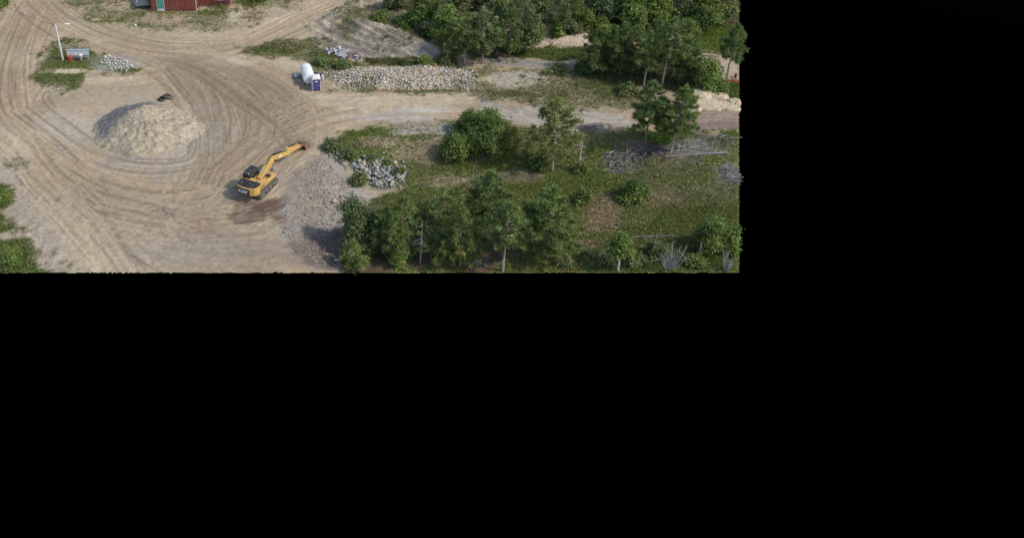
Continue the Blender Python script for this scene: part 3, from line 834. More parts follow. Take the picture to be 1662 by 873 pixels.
# ------------------------------------------------------------------ vegetation
M_bark = mat('pine_bark', (.23, .17, .125), rough=.95, vary=.35, scale=4, bump=.5)
M_palebark = mat('pale_bark', (.36, .31, .25), rough=.9, vary=.3, scale=4, bump=.4)
M_dead = mat('dead_wood', (.215, .198, .18), rough=.95, vary=.3, scale=3, bump=.4)
M_darkdead = mat('dark_dead_wood', (.16, .135, .12), rough=.95, vary=.35, scale=3, bump=.4)
M_white = mat('birch_bark', (.62, .58, .52), rough=.85, vary=.25, scale=5)

TONE = {k: tuple(2.15 * q for q in v) for k, v in dict(dk=(.056, .077, .031), md=(.066, .088, .032), ol=(.078, .093, .036), yl=(.080, .089, .034), br=(.068, .098, .024), lm=(.092, .128, .028), bz=(.15, .115, .05), gr=(.075, .088, .048)).items()}

def unit(v): return v / (np.linalg.norm(v, axis=-1, keepdims=True) + 1e-9)

def needle_mesh(name, ctr, out, col, r, per=15, L=.46, W=.05, spread=.22):
    n = len(ctr)
    c = np.repeat(ctr, per, 0); d0 = np.repeat(out, per, 0)
    u = unit(r.normal(size=c.shape) + d0 * .5 + np.array([0, 0, .45]))
    d = unit(u + r.normal(size=c.shape) * .25)
    b = c + u * spread * r.random((len(c), 1)) * np.array([1, 1, .6])
    s = unit(np.cross(d, r.normal(size=c.shape)))
    l = L * r.uniform(.6, 1.3, (len(c), 1)); wdt = W * r.uniform(.7, 1.3, (len(c), 1))
    V = np.stack([b - s * wdt, b + s * wdt, b + d * l], 1).reshape(-1, 3)
    cc = np.array([1.2, 1.2, .95]) * np.repeat(col * r.uniform(.6, 1.5, (n, 1)), per, 0) * r.uniform(.75, 1.3, (len(c), 1))
    return tri_mesh(name, V, np.arange(len(V)).reshape(-1, 3), np.repeat(cc, 3, 0))

def leaf_mesh(name, ctr, out, col, r, per=16, L=.30, spread=.3):
    n = len(ctr)
    c = np.repeat(ctr, per, 0); nrm = unit(np.repeat(out, per, 0) * .8 + r.normal(size=c.shape) * .7 + np.array([0, 0, .5]))
    b = c + r.normal(0, spread, c.shape) * np.array([1, 1, .8])
    s = unit(np.cross(nrm, r.normal(size=c.shape))); t = np.cross(nrm, s)
    l = L * r.uniform(.6, 1.25, (len(c), 1))
    V = np.stack([b - s * l * .5, b - t * l * .32, b + s * l * .5, b + t * l * .32 + nrm * l * .12], 1).reshape(-1, 3)
    cc = np.repeat(col * r.uniform(.78, 1.25, (n, 1)), per, 0) * r.uniform(.75, 1.3, (len(c), 1))
    return tri_mesh(name, V, np.arange(len(V)).reshape(-1, 4), np.repeat(cc, 4, 0))

def size_at(px, py, top, wpx):
    """height and width in metres of something standing at a bearing, from how tall and wide it shows"""
    x, y, z = P(px, py)
    lo, hi = .2, 40
    for _ in range(30):
        h = (lo + hi) / 2
        if proj(x, y, z + h)[1] > top: lo = h
        else: hi = h
    sc = FPX / (y * _F[1] + (z - CAM_H) * _F[2])
    return x, y, z, h, wpx / sc

TREE_N = [0]
def trunk_pts(h, r, lean, n=6, bend=.03):
    p = [Vector((0, 0, -.15))]
    for i in range(1, n + 1):
        t = i / n
        p.append(Vector((lean[0] * t * h + r.normal(0, bend * h / n), lean[1] * t * h + r.normal(0, bend * h / n), t * h)))
    return p

def pine(px, py, top, wpx, tone, label, crown0=.25, shape='cone', full=1.0, bark=None, tip=None, group=None, lean=None, fork=False, name='pine_tree'):
    TREE_N[0] += 1
    wpx *= 1.08; px = min(px, 1199 - .52 * wpx)
    if crown0 < .12: py = min(py, 443 - .2 * wpx)
    r = np.random.default_rng(500 + TREE_N[0])
    x, y, z, h, wm = size_at(px, py, top, wpx)
    root = empty(name, (x, y, z), 0, label, 'tree', group)
    lean = lean or (r.normal(0, .015), r.normal(0, .015))
    TP = trunk_pts(h * .97, r, lean)
    r0 = .011 * h + .055
    mb = MB().tube(TP, [r0 * (1 - .9 * i / (len(TP) - 1)) for i in range(len(TP))], 7)
    tz_ = np.array([p.z for p in TP]); txy = np.array([[p.x, p.y] for p in TP])
    axis = lambda zz: np.array([np.interp(zz, tz_, txy[:, 0]), np.interp(zz, tz_, txy[:, 1]), zz])
    hc_ = h * (1 - crown0)
    nb = int(18 + 6.5 * hc_)
    ctr, out = [], []
    skew = r.uniform(0, 6.28)
    lev = max(5, int(hc_ / .95))
    for i in range(nb):
        s = (int(i / nb * lev) + .5 + r.normal(0, .13)) / lev
        s = min(max(s, 0), .995)
        if shape == 'cone': rad = .5 * wm * (min(1, .5 + 2.2 * s) * (1 - s) ** .72 * 1.12 + .07)
        elif shape == 'round': rad = .5 * wm * (min(1, .5 + 1.7 * s) * (1 - s) ** .74 * 1.2 + .05)
        else: rad = .5 * wm * (min(1, .35 + 1.6 * s) * max(.05, 1 - s ** 2.6) ** .6 + .05)          # flat topped
        az = i * 2.4 + r.normal(0, .5)
        rad *= r.choice([.55, .8, .95, 1.05, 1.22], p=[.15, .25, .3, .2, .1]) * (1 + .15 * math.cos(az - skew))
        zb = h * crown0 + hc_ * s * .97
        a = axis(zb)
        rise = rad * r.uniform(-.15, .3) + .25 * s * rad
        d = np.array([math.cos(az), math.sin(az), 0])
        e = a + d * rad + np.array([0, 0, rise])
        if rad > .5:
            mid = a + d * rad * .5 + np.array([0, 0, rise * .25])
            mb.tube([a, mid, a + (e - a) * .9], [.012 * h * (1 - s) + .025, .03, .012], 4, cap=False)
        nc = max(1, int(rad * 2.4 * full))
        for q in range(nc):
            t = 1 - (q / max(nc, 1)) * .72 - r.random() * .12
            ctr.append(a + (e - a) * t + r.normal(0, .15, 3) * np.array([1, 1, .5])); out.append(d + np.array([0, 0, .3]))
    for i in range(int(8 * full) + 4):
        ctr.append(axis(h * r.uniform(.84, 1.02)) + r.normal(0, .13, 3)); out.append(np.array([0, 0, 1.]))
    for i in range(int(r.integers(3, 8))):        # dead stubs under the crown
        zb = h * crown0 * r.uniform(.35, 1.0); az = r.uniform(0, 6.28); a = axis(zb); L_ = r.uniform(.3, 1.0)
        mb.tube([a, a + np.array([math.cos(az) * L_, math.sin(az) * L_, r.uniform(-.1, .15)])], [.03, .008], 4, cap=False)
    ctr, out = np.array(ctr), np.array(out)
    col = np.broadcast_to(np.array(TONE[tone]), ctr.shape).copy()
    m = r.random(len(ctr)) < .16
    col[m] = col[m] * .5 + np.array(TONE[tip or 'ol']) * .6
    mb.build('trunk', bark or M_bark, root, smooth=True)
    link('crown', needle_mesh('crown', ctr, out, col, r, per=int(34 * min(1.2, full))), M_leaf, root)
    return root

def leafy(px, py, top, wpx, tone, label, name='shrub', cat='shrub', bare=0.0, lobes=7, full=1.0, bark=None, group=None, leaf=.30):
    TREE_N[0] += 1
    px = min(px, 1199 - .68 * wpx); py = min(py, 443 - (.36 if bare < .2 else .08) * wpx)
    r = np.random.default_rng(500 + TREE_N[0])
    x, y, z, h, wm = size_at(px, py, top, wpx)
    root = empty(name, (x, y, z), 0, label, cat, group)
    hc_ = h * (1 - bare)
    mb = MB()
    ctr, out = [], []
    lob_ = []; lcol = []
    lobes = int(lobes * 1.5); sq = r.uniform(.7, 1.0)
    for i in range(lobes):
        az = r.uniform(0, 6.28); q = r.random() ** .55
        lr = r.choice([.10, .14, .20, .28], p=[.25, .3, .3, .15]) * min(wm, hc_ * 1.3) * r.uniform(.85, 1.15)
        rad = max(0, .5 * wm * r.uniform(.85, 1.12) - lr) * q
        zz = h * bare + lr * .75 + (hc_ - 1.7 * lr) * r.uniform(.05, 1.0) * (1.05 - .75 * q ** 1.5)
        lob_.append((np.array([math.cos(az) * rad, math.sin(az) * rad * .85, max(lr * .6, zz)]), lr))
    lr = .2 * min(wm, hc_); lob_.append((np.array([r.normal(0, .05) * wm, 0, h - lr * 1.05]), lr)); lr = .27 * min(wm, hc_)
    for t_ in np.arange(.3, .8, max(.12, .9 * lr / hc_)): lob_.append((np.array([r.normal(0, .05) * wm, r.normal(0, .05) * wm, h * bare + hc_ * t_]), lr))
    stems = 1 if bare > .12 else 4
    for k_ in range(stems):
        mb.tube([(r.normal(0, .1 * (stems > 1)), r.normal(0, .1 * (stems > 1)), -.1), (r.normal(0, .1), r.normal(0, .1), h * (bare * .6 + .15)), tuple(lob_[k_ % len(lob_)][0] * .7 + np.array([0, 0, h * .1]))],
                [.035 * h ** .8 + .02, .025 * h ** .8 + .02, .015], 6, cap=False)
    for c, lr in lob_:
        mb.tube([(0, 0, h * (bare * .6 + .12)), tuple(c * np.array([.45, .45, .75])), tuple(c)], [.02 * h ** .7 + .01, .018 * h ** .7, .01], 4, cap=False)
        n = int(26 * full * (lr / .8) ** 2) + 9
        d = unit(r.normal(size=(n, 3)) + np.array([0, 0, .35]))
        lcol.append(np.repeat(np.array([[r.uniform(.68, 1.3)]]), n, 0) * np.array([1 + r.uniform(-.1, .28), 1, 1]))
        ctr.append(c + d * lr * (r.uniform(.35, 1.1, (n, 1)) + .45 * (r.random((n, 1)) < .12)) * np.array([1, 1, .85])); out.append(d)
    ctr, out = np.vstack(ctr), np.vstack(out)
    ctr[:, 2] = np.maximum(ctr[:, 2], .12)
    col = np.array(TONE[tone]) * np.vstack(lcol)
    mb.build('trunk' if cat == 'tree' else 'stems', bark or M_bark, root, smooth=True)
    link('crown' if cat == 'tree' else 'leaves', leaf_mesh('leaves', ctr, out, col, r, L=leaf), M_leaf, root)
    return root

# pines standing in the open
pine(896, 278, 163, 84, 'yl', 'tall yellowish pine with a bare pale trunk, left of the silver snag', .27, 'round', .9, M_palebark, tip='ol')
pine(1047, 233, 136, 74, 'dk', 'tall dark pine with a long bare trunk, left of the pale rock ledge', .30, 'round', 1.2)
pine(1088, 247, 143, 62, 'md', 'green pine with a slanting bare trunk, just left of the ploughed strip', .28, 'round', 1.1, M_palebark, lean=(.06, 0))
pine(1069, 238, 190, 24, 'lm', 'small bright green young pine between the two tall trunks', .08, 'cone', 1.1)
# the near stand along the bottom of the field
pine(652, 412, 322, 54, 'md', 'dusky pine second from the left in the near stand, behind the bright sapling', .28, 'cone', .95)
pine(724, 398, 311, 78, 'md', 'sparse open pine with level branches in the middle of the near stand',   .3, 'flat', .8)
pine(746, 432, 344, 46, 'ol', 'slim pine with a rusty brown top among the near stand', .2, 'cone', .95, tip='bz')
pine(731, 441, 376, 84, 'ol', 'broad bright olive pine at the bottom edge, in front of the brown topped one', .05, 'cone', 1.2, tip='lm')
pine(792, 392, 282, 86, 'dk', 'largest dark pine at the top of the near stand, with a forked trunk', .25, 'round', 1.1)
pine(816, 440, 330, 70, 'md', 'green pine with a long pale trunk reaching the bottom edge', .36, 'cone', 1.0, M_palebark)
pine(888, 420, 305, 98, 'md', 'widest pine at the right end of the near stand', .16, 'round', 1.15, tip='dk')
pine(572, 441, 394, 46, 'ol', 'olive sapling by the muddy cut in the bottom left of the stand', .05, 'round', .95, tip='yl')
pine(620, 410, 340, 50, 'dk', 'dark shaded pine behind the dark bush of the near stand', .2, 'round', .9)
pine(690, 372, 330, 44, 'dk', 'low dark pine in the shade between the dusky and the open pines', .1, 'round', .9)
leafy(582, 402, 322, 74, 'dk', 'big dark rounded bush at the left end of the near stand, beside the gravel', lobes=10)
leafy(606, 392, 338, 40, 'ol', 'olive leafy bush growing out of the right side of the dark bush', lobes=6)
leafy(648, 441, 404, 62, 'lm', 'bright green leafy sapling at the bottom edge left of the bare dead stem', lobes=8)
# shrubs in the field
leafy(741, 256, 220, 56, 'br', 'round bright green bush, lower left of the two bushes by the haul lane', lobes=8)
leafy(793, 241, 183, 92, 'br', 'biggest bushy green clump beside the haul lane', lobes=12)
leafy(762, 216, 184, 50, 'br', 'green bush at the upper left of the big clump', lobes=6)
leafy(876, 276, 256, 32, 'br', 'small green bush at the foot of the yellowish pine', lobes=5)
leafy(1027, 322, 296, 60, 'br', 'green spreading bush alone in the grass below the dead branches', lobes=7)
leafy(946, 328, 309, 32, 'br', 'small round green bush right of the widest near pine', lobes=5)
leafy(1003, 440, 383, 46, 'br', 'slender green tree with a white trunk at the bottom edge', 'birch_tree', 'tree', bare=.38, lobes=6, bark=M_white, full=.7)
leafy(1152, 404, 356, 62, 'br', 'large leafy green tree in the bottom right corner', 'broadleaf_tree', 'tree', bare=.05, lobes=12, full=.7, leaf=.24)
leafy(1186, 410, 372, 24, 'br', 'green tree at the right border under the large leafy one', 'broadleaf_tree', 'tree', bare=.05, lobes=6)
leafy(1128, 441, 418, 40, 'br', 'low green bush between the two pale dead shrubs', lobes=5)
leafy(1030, 441, 412, 44, 'md', 'low dark green bush right of the white trunk', lobes=6)
leafy(970, 441, 424, 50, 'md', 'low dark green bush left of the white trunk', lobes=6)
leafy(1060, 420, 396, 44, 'dk', 'dark low bush above the larger pale dead shrub', lobes=6)
leafy(912, 441, 422, 40, 'ol', 'low olive bush on the bottom edge under the widest near pine', lobes=5)
leafy(566, 256, 246, 28, 'md', 'dark weedy bush on the rim above the gravel slope', lobes=6, full=.7)
leafy(583, 296, 284, 26, 'md', 'dark weedy bush at the left of the boulder heap', lobes=6, full=.8)
leafy(628, 270, 263, 15, 'br', 'small green weed clump growing in the middle of the boulder heap', lobes=5, full=.6, leaf=.2)
leafy(600, 262, 255, 17, 'md', 'weed clump growing at the upper left of the boulder heap', lobes=5, full=.6, leaf=.2)
leafy(650, 282, 276, 13, 'br', 'weed clump growing at the right of the boulder heap', lobes=4, full=.6, leaf=.2)
leafy(944, 281, 267, 30, 'br', 'low green bush at the foot of the silver snag', lobes=5)
leafy(536, 240, 230, 26, 'dk', 'small dark weed clump right of the digger bucket', lobes=4, full=.7)
# the ditch behind the rubble bank
leafy(690, 105, 93, 24, 'lm', 'bright yellow green bush in the ditch behind the rubble bank', lobes=5)
leafy(664, 105, 99, 26, 'ol', 'low olive scrub in the ditch left of the bright bush', lobes=5, full=.6)
leafy(722, 107, 96, 30, 'dk', 'dark scrub at the right end of the ditch', lobes=5)
leafy(520, 106, 95, 24, 'md', 'small weed bush above the white tank', lobes=4, full=.7)
leafy(555, 112, 100, 30, 'md', 'low weed bush right of the black bundle', lobes=5, full=.7)
# behind the valley lane
pine(753, 104, 24, 54, 'ol', 'slender olive pine with a pale trunk, left of the pair behind the rubble bank', .28, 'flat', .85, M_palebark, tip='gr')
pine(782, 104, 20, 60, 'gr', 'grey green pine, right of the pair behind the rubble bank', .2, 'flat', .9)
pine(730, 100, 46, 36, 'dk', 'small dark pine left of the pair behind the rubble bank', .1, 'round', .9)
pine(972, 118, 46, 62, 'dk', 'broad dark pine at the left of the far right clump', .08, 'round', 1.3)
pine(1005, 122, 40, 54, 'dk', 'dark pine second in the far right clump', .1, 'round', 1.2)
pine(1045, 139, 58, 50, 'md', 'pine with a straight bare trunk in front of the far right clump', .34, 'round', 1.0, M_palebark)
pine(1074, 139, 34, 56, 'md', 'tall pine with a leaning bare trunk in the middle of the far right clump', .38, 'flat', 1.0, M_palebark, lean=(.05, 0))
pine(1100, 134, 34, 54, 'dk', 'tall dark pine at the back of the far right clump', .2, 'round', 1.1)
pine(1120, 138, 82, 46, 'dk', 'short dark pine right in the far right clump', .08, 'round', 1.2)
leafy(1143, 150, 98, 54, 'br', 'bright leafy bush tangled with dead branches above the pale ledge', lobes=8)
leafy(1165, 156, 132, 30, 'br', 'small bright bush right of the pale ledge', lobes=5, full=.7)
pine(1181, 134, 44, 38, 'dk', 'dark pine with a thick trunk at the right border', .4, 'round', 1.1)
leafy(1018, 152, 138, 40, 'md', 'low olive scrub under the pine with the straight trunk', lobes=6, full=.6)
leafy(905, 118, 106, 40, 'ol', 'low scrub along the verge of the valley lane', lobes=6, full=.5)
leafy(948, 118, 98, 34, 'dk', 'dark bush at the left foot of the far right clump', lobes=5)
# woods on the far slope
far = [(622, 33, 20, 54, 'br', 'b', 'green shrub at the left end of the woods, on the ridge'), (664, 44, 24, 48, 'br', 'b', 'green shrub second from the left along the ridge'),
       (694, 58, 38, 42, 'dk', 'b', 'dark shrub third along the ridge'), (688, 40, -14, 66, 'br', 't', 'dark leafed tree at the left end of the woods'),
       (722, 76, 8, 56, 'br', 't', 'bright leafed tree behind the small dark pine'), (748, 52, -16, 66, 'ol', 't', 'tall leafy tree behind the slender olive pine'),
       (798, 56, -20, 64, 'md', 't', 'leafy tree behind the grey green pine'), (826, 94, 6, 52, 'dk', 'p', 'dusky conifer right of the grey green pine'),
       (844, 76, -14, 56, 'gr', 'p', 'grey conifer with a thin pale trunk behind the dusky one'), (855, 84, 30, 46, 'md', 't', 'green leafy tree left of the scraped bank'),
       (868, 66, 36, 34, 'ol', 'b', 'olive shrub on top of the scraped bank'), (905, 54, -8, 46, 'gr', 'p', 'grey green pine above the scraped bank'),
       (930, 50, -4, 44, 'md', 'p', 'green pine right above the scraped bank'), (930, 58, 38, 30, 'ol', 'b', 'olive shrub on the brow of the scraped bank'),
       (905, 60, 40, 26, 'lm', 'b', 'yellow green shrub in the notch of the scraped bank'), (948, 52, 16, 34, 'br', 'b', 'bright shrub between the bank and the shaded trees'),
       (975, 56, 30, 36, 'lm', 'b', 'light green shrub left of the dark pines'), (978, 34, -26, 56, 'dk', 't', 'dark shaded tree at the top of the slope'),
       (1026, 44, -12, 62, 'br', 't', 'bright green round tree at the top, left of the pair'), (1064, 40, -12, 58, 'lm', 't', 'bright green round tree at the top, right of the pair'),
       (1104, 34, -20, 56, 'dk', 't', 'dark tree at the top between the bright ones'), (1142, 46, -14, 68, 'br', 't', 'wide green tree at the top above the bright glade'),
       (1178, 40, -14, 42, 'md', 't', 'green tree at the top right corner'), (770, 30, -34, 56, 'dk', 't', 'dark tree behind the tall leafy one at the top'),
       (1004, 12, -40, 50, 'md', 't', 'tree at the top border above the dark pines'), (875, 24, -36, 50, 'md', 't', 'tree at the top border above the scraped bank'),
       (1120, 60, 36, 34, 'br', 'b', 'shrub at the upper edge of the bright glade'), (1088, 62, 38, 36, 'md', 'b', 'shrub left of the bright glade'),
       (988, 108, 44, 54, 'dk', 'p', 'dark pine third in the far right clump, behind the broad one'), (1026, 118, 44, 52, 'md', 'p', 'green pine in the middle of the far right clump, behind the bare trunk'),
       (1060, 112, 32, 50, 'dk', 'p', 'dark pine behind the leaning bare trunk of the far right clump'),
       (640, 424, 352, 48, 'md', 'p', 'green pine behind the bright sapling of the near stand'), (764, 404, 330, 52, 'md', 'p', 'green pine between the open pine and the largest dark one'),
       (852, 404, 338, 52, 'md', 'p', 'green pine filling the gap left of the widest near pine'), (700, 420, 372, 40, 'dk', 'p', 'low dark pine just left of the broad olive one'),
       (640, 16, -22, 44, 'md', 'b', 'shrub at the top border, left of the woods'), (476, -6, -26, 50, 'br', 'b', 'green shrub at the top border right of the barn'),
       (420, 2, -14, 34, 'br', 'b', 'small green shrub right of the barn'), (5, 6, -14, 22, 'br', 'b', 'green bush in the top left corner')]
for (px, py, tp, wp, tn, kd, lab) in far:
    if kd == 'p': pine(px, py, tp, wp, tn, lab, .15, 'round', .9, M_palebark if 'pale' in lab else None)
    elif kd == 't': leafy(px, py, tp, wp, tn, lab, 'broadleaf_tree', 'tree', bare=.12, lobes=12, full=.9, leaf=.36)
    else: leafy(px, py, tp, wp, tn, lab, lobes=7, full=.8)
leafy(14, 432, 404, 44, 'br', 'bright green weed bush at the left border near the bottom', lobes=6, full=.7, leaf=.2)
leafy(4, 330, 306, 26, 'br', 'green weed bush at the left border, the upper one', lobes=5, full=.6, leaf=.2)

# low weeds and tussocks nobody could count
wk = np.clip(np.maximum.reduce([g_bk * .9, g_mid * .9, g_barn * .8, g_st * .6, g_scr * .6, g_isl * .4, g_fd * .35, g_fo * .8, .7 * zone([(500, 110), (560, 100), (620, 108), (600, 140), (520, 140)], .8, .6)]) - .35, 0, 1) * sstep(-.15, .3, n_md + .5 * n_fi) * (1 - g_gr)
wy, wx = np.nonzero(cell)
q_ = rng.random(len(wy)) < wk[wy, wx] * size * 1.6
wy, wx = wy[q_], wx[q_]; nW = len(wy)
wxx, wyy = gx[wx], gy[wy]
ctr = np.stack([wxx, wyy, surf(wxx, wyy) + .12], 1)
tone_ = np.array([[.13, .16, .05], [.19, .18, .075], [.10, .13, .045], [.26, .22, .12]])[rng.integers(0, 4, nW)]
rep = 3
ctr = np.repeat(ctr, rep, 0) + rng.normal(0, .22, (nW * rep, 3)) * np.array([1, 1, .4])
tag(link('weeds', leaf_mesh('weeds', ctr, unit(rng.normal(size=ctr.shape) + np.array([0, 0, .8])), np.repeat(tone_, rep, 0), rng, per=9, L=.22, spread=.16), M_leaf), kind='stuff')

# ------------------------------------------------------------------ dead wood
M_grey = mat('grey_deadwood', (.275, .262, .25), rough=.95, vary=.3, scale=3, bump=.4)
def log_thing(name, a, b, rad, label, m, branches=0, seed=0, cat='log', parent=None):
    """a trunk lying between two surveyed ends"""
    r = np.random.default_rng(seed)
    A, B = Vector(P(*a[:2], rad + (a[2] if len(a) > 2 else 0))), Vector(P(*b[:2], rad * .6 + (b[2] if len(b) > 2 else 0)))
    mid = (A + B) / 2 + Vector((r.normal(0, .08), r.normal(0, .08), r.uniform(0, .1)))
    mb = MB().tube([A - A, mid - A, B - A], [rad, rad * .8, rad * .45], 7)
    for _ in range(branches):
        t = r.uniform(.25, 1.0); p = (B - A) * t; q = p + Vector((r.normal(0, .9), r.normal(0, .9), r.uniform(.1, .7)))
        mb.tube([p, (p + q) / 2 + Vector((0, 0, .1)), q], [rad * .4, rad * .3, .015], 5, cap=False)
    o = mb.build(name, m, parent, smooth=True)
    o.location = A if parent is None else A - parent.location
    return o if parent is not None else tag(o, label, cat)

def snag(px, py, top, label, m, rad=.16, spikes=12, sl=(.4, 1.4), lean=(0, 0), seed=0, name='dead_snag'):
    r = np.random.default_rng(seed)
    x, y, z, h, _ = size_at(px, py, top, 10)
    root = empty(name, (x, y, z), 0, label, 'dead tree')
    TP = trunk_pts(h, r, lean)
    MB().tube(TP, [rad * (1 - .75 * i / 6) for i in range(7)], 7).build('trunk', m, root, smooth=True)
    for i in range(spikes):
        s = r.uniform(.2, .98); p = TP[0].lerp(TP[-1], s); az = r.uniform(0, 6.28); L_ = r.uniform(*sl)
        q = p + Vector((math.cos(az) * L_, math.sin(az) * L_, r.uniform(-.25, .4)))
        MB().tube([p, (p + q) / 2 + Vector((0, 0, -.05)), q], [.035, .028, .008], 5, cap=False).build('branch', m, root)
    return root

def brush(px, py, pxw, pyw, label, m, nlog=8, ntwig=110, hgt_=.7, ll=(1.2, 3.2), rad=(.05, .12), seed=0, up=.12, cat='brush pile', name='brush_pile', yaw=None):
    """a tangle of dead branches: the thick ones are parts, the twigs one part of stuff"""
    r = np.random.default_rng(seed)
    x, y, z = P(px, py)
    root = empty(name, (x, y, z), 0, label, cat)
    sx = abs(G0(px + pxw / 2, py)[0] - G0(px - pxw / 2, py)[0]) / 2; sy = abs(G0(px, py - pyw / 2)[1] - G0(px, py + pyw / 2)[1]) / 2
    tw = MB()
    for i in range(nlog + ntwig):
        big = i < nlog
        q = r.random() ** .6; az = r.uniform(0, 6.28)
        c = np.array([sx * q * math.cos(az), sy * q * math.sin(az)])
        zz = float(surf(np.array([x + c[0]]), np.array([y + c[1]]))[0]) - z + r.uniform(.03, max(.06, hgt_ * (1.05 - q)))
        L_ = r.uniform(*ll) * (1 if big else .45); d = yaw + r.normal(0, .35) if yaw is not None and r.random() < .7 else r.uniform(0, 6.28)
        v = Vector((math.cos(d), math.sin(d), r.normal(0, up))) * L_ / 2
        p = Vector((c[0], c[1], zz))
        bend = Vector((r.normal(0, .08), r.normal(0, .08), r.normal(0, .06))) * L_
        if big: MB().tube([p - v, p + bend, p + v], [r.uniform(*rad), r.uniform(*rad) * .8, .025], 6).build('branch', m, root, smooth=True)
        else: tw.tube([p - v, p + bend, p + v], [.028, .022, .01], 3, cap=False)
    tag(tw.build('twigs', m, root), kind='stuff')
    return root

def dead_shrub(px, py, top, wpx, label, m, seed=0, n=11, rad=.07):
    """bare forking stems rising from one root"""
    r = np.random.default_rng(seed)
    x, y, z, h, wm = size_at(px, py, top, wpx)
    root = empty('dead_shrub', (x, y, z), 0, label, 'dead shrub')
    tw = MB()
    for i in range(n):
        az = r.uniform(0, 6.28); q = r.uniform(.25, 1) * wm * .5; hh2 = h * r.uniform(.6, 1.0)
        e = Vector((math.cos(az) * q, math.sin(az) * q, hh2)); a = Vector((e.x * .12, e.y * .12, -.05)); mid = Vector((e.x * .7, e.y * .7, hh2 * .5)) + Vector(r.normal(0, .12, 3))
        MB().tube([a, mid, e], [rad, rad * .7, .015], 6, cap=False).build('stem', m, root, smooth=True)
        for _ in range(7):
            t = r.uniform(.3, 1); p = a.lerp(mid, t * 2) if t < .5 else mid.lerp(e, t * 2 - 1)
            tw.tube([p, p + Vector((r.normal(0, .35), r.normal(0, .35), r.uniform(.1, .6)))], [.026, .008], 3, cap=False)
    tag(tw.build('twigs', m, root), kind='stuff')
    return root

M_silver = mat('silver_wood', (.38, .35, .31), rough=.9, vary=.25, scale=3)
snag(937, 277, 230, 'silver broken snag with short bare branches right of the yellowish pine', M_silver, .24, 16, (.4, 1.5), (.04, 0), 1)
snag(682, 427, 358, 'thin bare dead stem in the near stand, left of the open pine', M_dead, .13, 10, (.4, 1.2), (.015, 0), 2)
snag(709, 410, 370, 'slanting dead stem left of the brown topped pine', M_dead, .1, 6, (.3, 1.0), (.08, 0), 3)
snag(1134, 418, 393, 'short dark stump in the grass left of the large leafy tree', M_darkdead, .26, 3, (.2, .5), (-.02, 0), 4, 'tree_stump')
snag(998, 118, 92, 'slanting pale dead stem inside the dark pines', M_dead, .12, 5, (.3, .9), (.12, 0), 5)
snag(843, 60, 46, 'slanting pale dead stem in the far woods left of the scraped bank', M_dead, .12, 4, (.3, .8), (.12, 0), 6)
log_thing('fallen_log', (1180, 250), (1080, 256), .2, 'long silver log lying right of the slanting pine trunk', M_dead, 3, 7)
log_thing('fallen_log', (1158, 222), (1108, 215), .12, 'grey log at the edge of the ploughed strip', M_dead, 4, 8)
log_thing('fallen_log', (1042, 240), (1022, 222), .09, 'upper of two slim logs leaning left of the dark pine trunk', M_dead, 1, 9)
log_thing('fallen_log', (1050, 246), (1016, 226), .09, 'lower of two slim logs leaning left of the dark pine trunk', M_dead, 1, 10)
log_thing('fallen_log', (1014, 387), (1095, 384), .11, 'thin pale log with side twigs lying alone in the dark grass', M_dead, 7, 11)
log_thing('fallen_log', (1060, 252), (1140, 238), .1, 'slim grey log across the debris under the slanting pine', M_dead, 4, 12)
log_thing('fallen_log', (1118, 140, .3), (1146, 131, 1.2), .11, 'pale dead limb leaning on the bush above the pale ledge', M_dead, 5, 13)
log_thing('fallen_log', (1003, 150), (1014, 143), .12, 'pale broken limb at the foot of the dark pines', M_dead, 4, 14)
log_thing('fallen_log', (756, 271), (790, 270), .05, 'thin pale stick in the grass below the round bush', M_dead, 1, 15)
log_thing('fallen_log', (318, 184), (290, 181), .07, 'weathered plank end sticking out of the right side of the gravel heap', mat('orange_wood', (.42, .29, .19), vary=.2), 0, 16, 'plank')
log_thing('fallen_log', (300, 188), (320, 197), .09, 'orange brown timber at the right foot of the gravel heap', bpy.data.materials['orange_wood'], 0, 17, 'plank')
log_thing('fallen_log', (548, 392), (575, 388), .08, 'dark limb lying from the dark bush onto the muddy cut', M_darkdead, 4, 18)
log_thing('fallen_log', (272, 346), (263, 338), .04, 'small pale stick lying on the tracked yard', M_dead, 0, 19, 'stick')
brush(1012, 262, 66, 26, 'arched tangle of grey dead branches in the grass right of the snag', M_grey, 16, 170, 1.7, (1.4, 3.6), (.05, .10), 21, .4)
brush(1013, 279, 56, 8, 'low line of grey sticks under the arched tangle', M_dead, 4, 80, .3, (.9, 2.2), (.04, .08), 22)
brush(1120, 240, 76, 20, 'wide heap of grey dead branches under the pine debris', M_grey, 14, 200, .45, (1.5, 4.0), (.04, .085), 23, .1, yaw=0.1)
brush(1160, 226, 70, 14, 'grey brush strewn along the ploughed strip', M_dead, 6, 90, .35, (1.2, 3.0), (.04, .09), 24, .1)
brush(1184, 284, 30, 34, 'grey bushy pile of sticks at the right border', M_grey, 8, 320, .7, (1.0, 2.4), (.04, .08), 25, .3)
brush(1120, 262, 50, 12, 'thin dead twigs in the grass below the silver log', M_dead, 3, 60, .25, (.8, 2.0), (.03, .06), 26)
brush(956, 209, 40, 10, 'grey pile of sticks and stones beside the haul lane', M_dead, 5, 110, .3, (.8, 1.8), (.04, .08), 27)
brush(1062, 246, 44, 10, 'dark snapped branches around the feet of the two tall pines', M_darkdead, 8, 160, .45, (1.0, 2.6), (.05, .1), 28)
brush(774, 426, 44, 20, 'pale twiggy deadfall on the red brown litter in the near stand', M_dead, 6, 120, .5, (1.0, 2.4), (.03, .06), 29)
brush(708, 404, 40, 24, 'dark twiggy deadfall beside the thin bare stem', M_darkdead, 5, 130, .6, (1.0, 2.4), (.03, .06), 30)
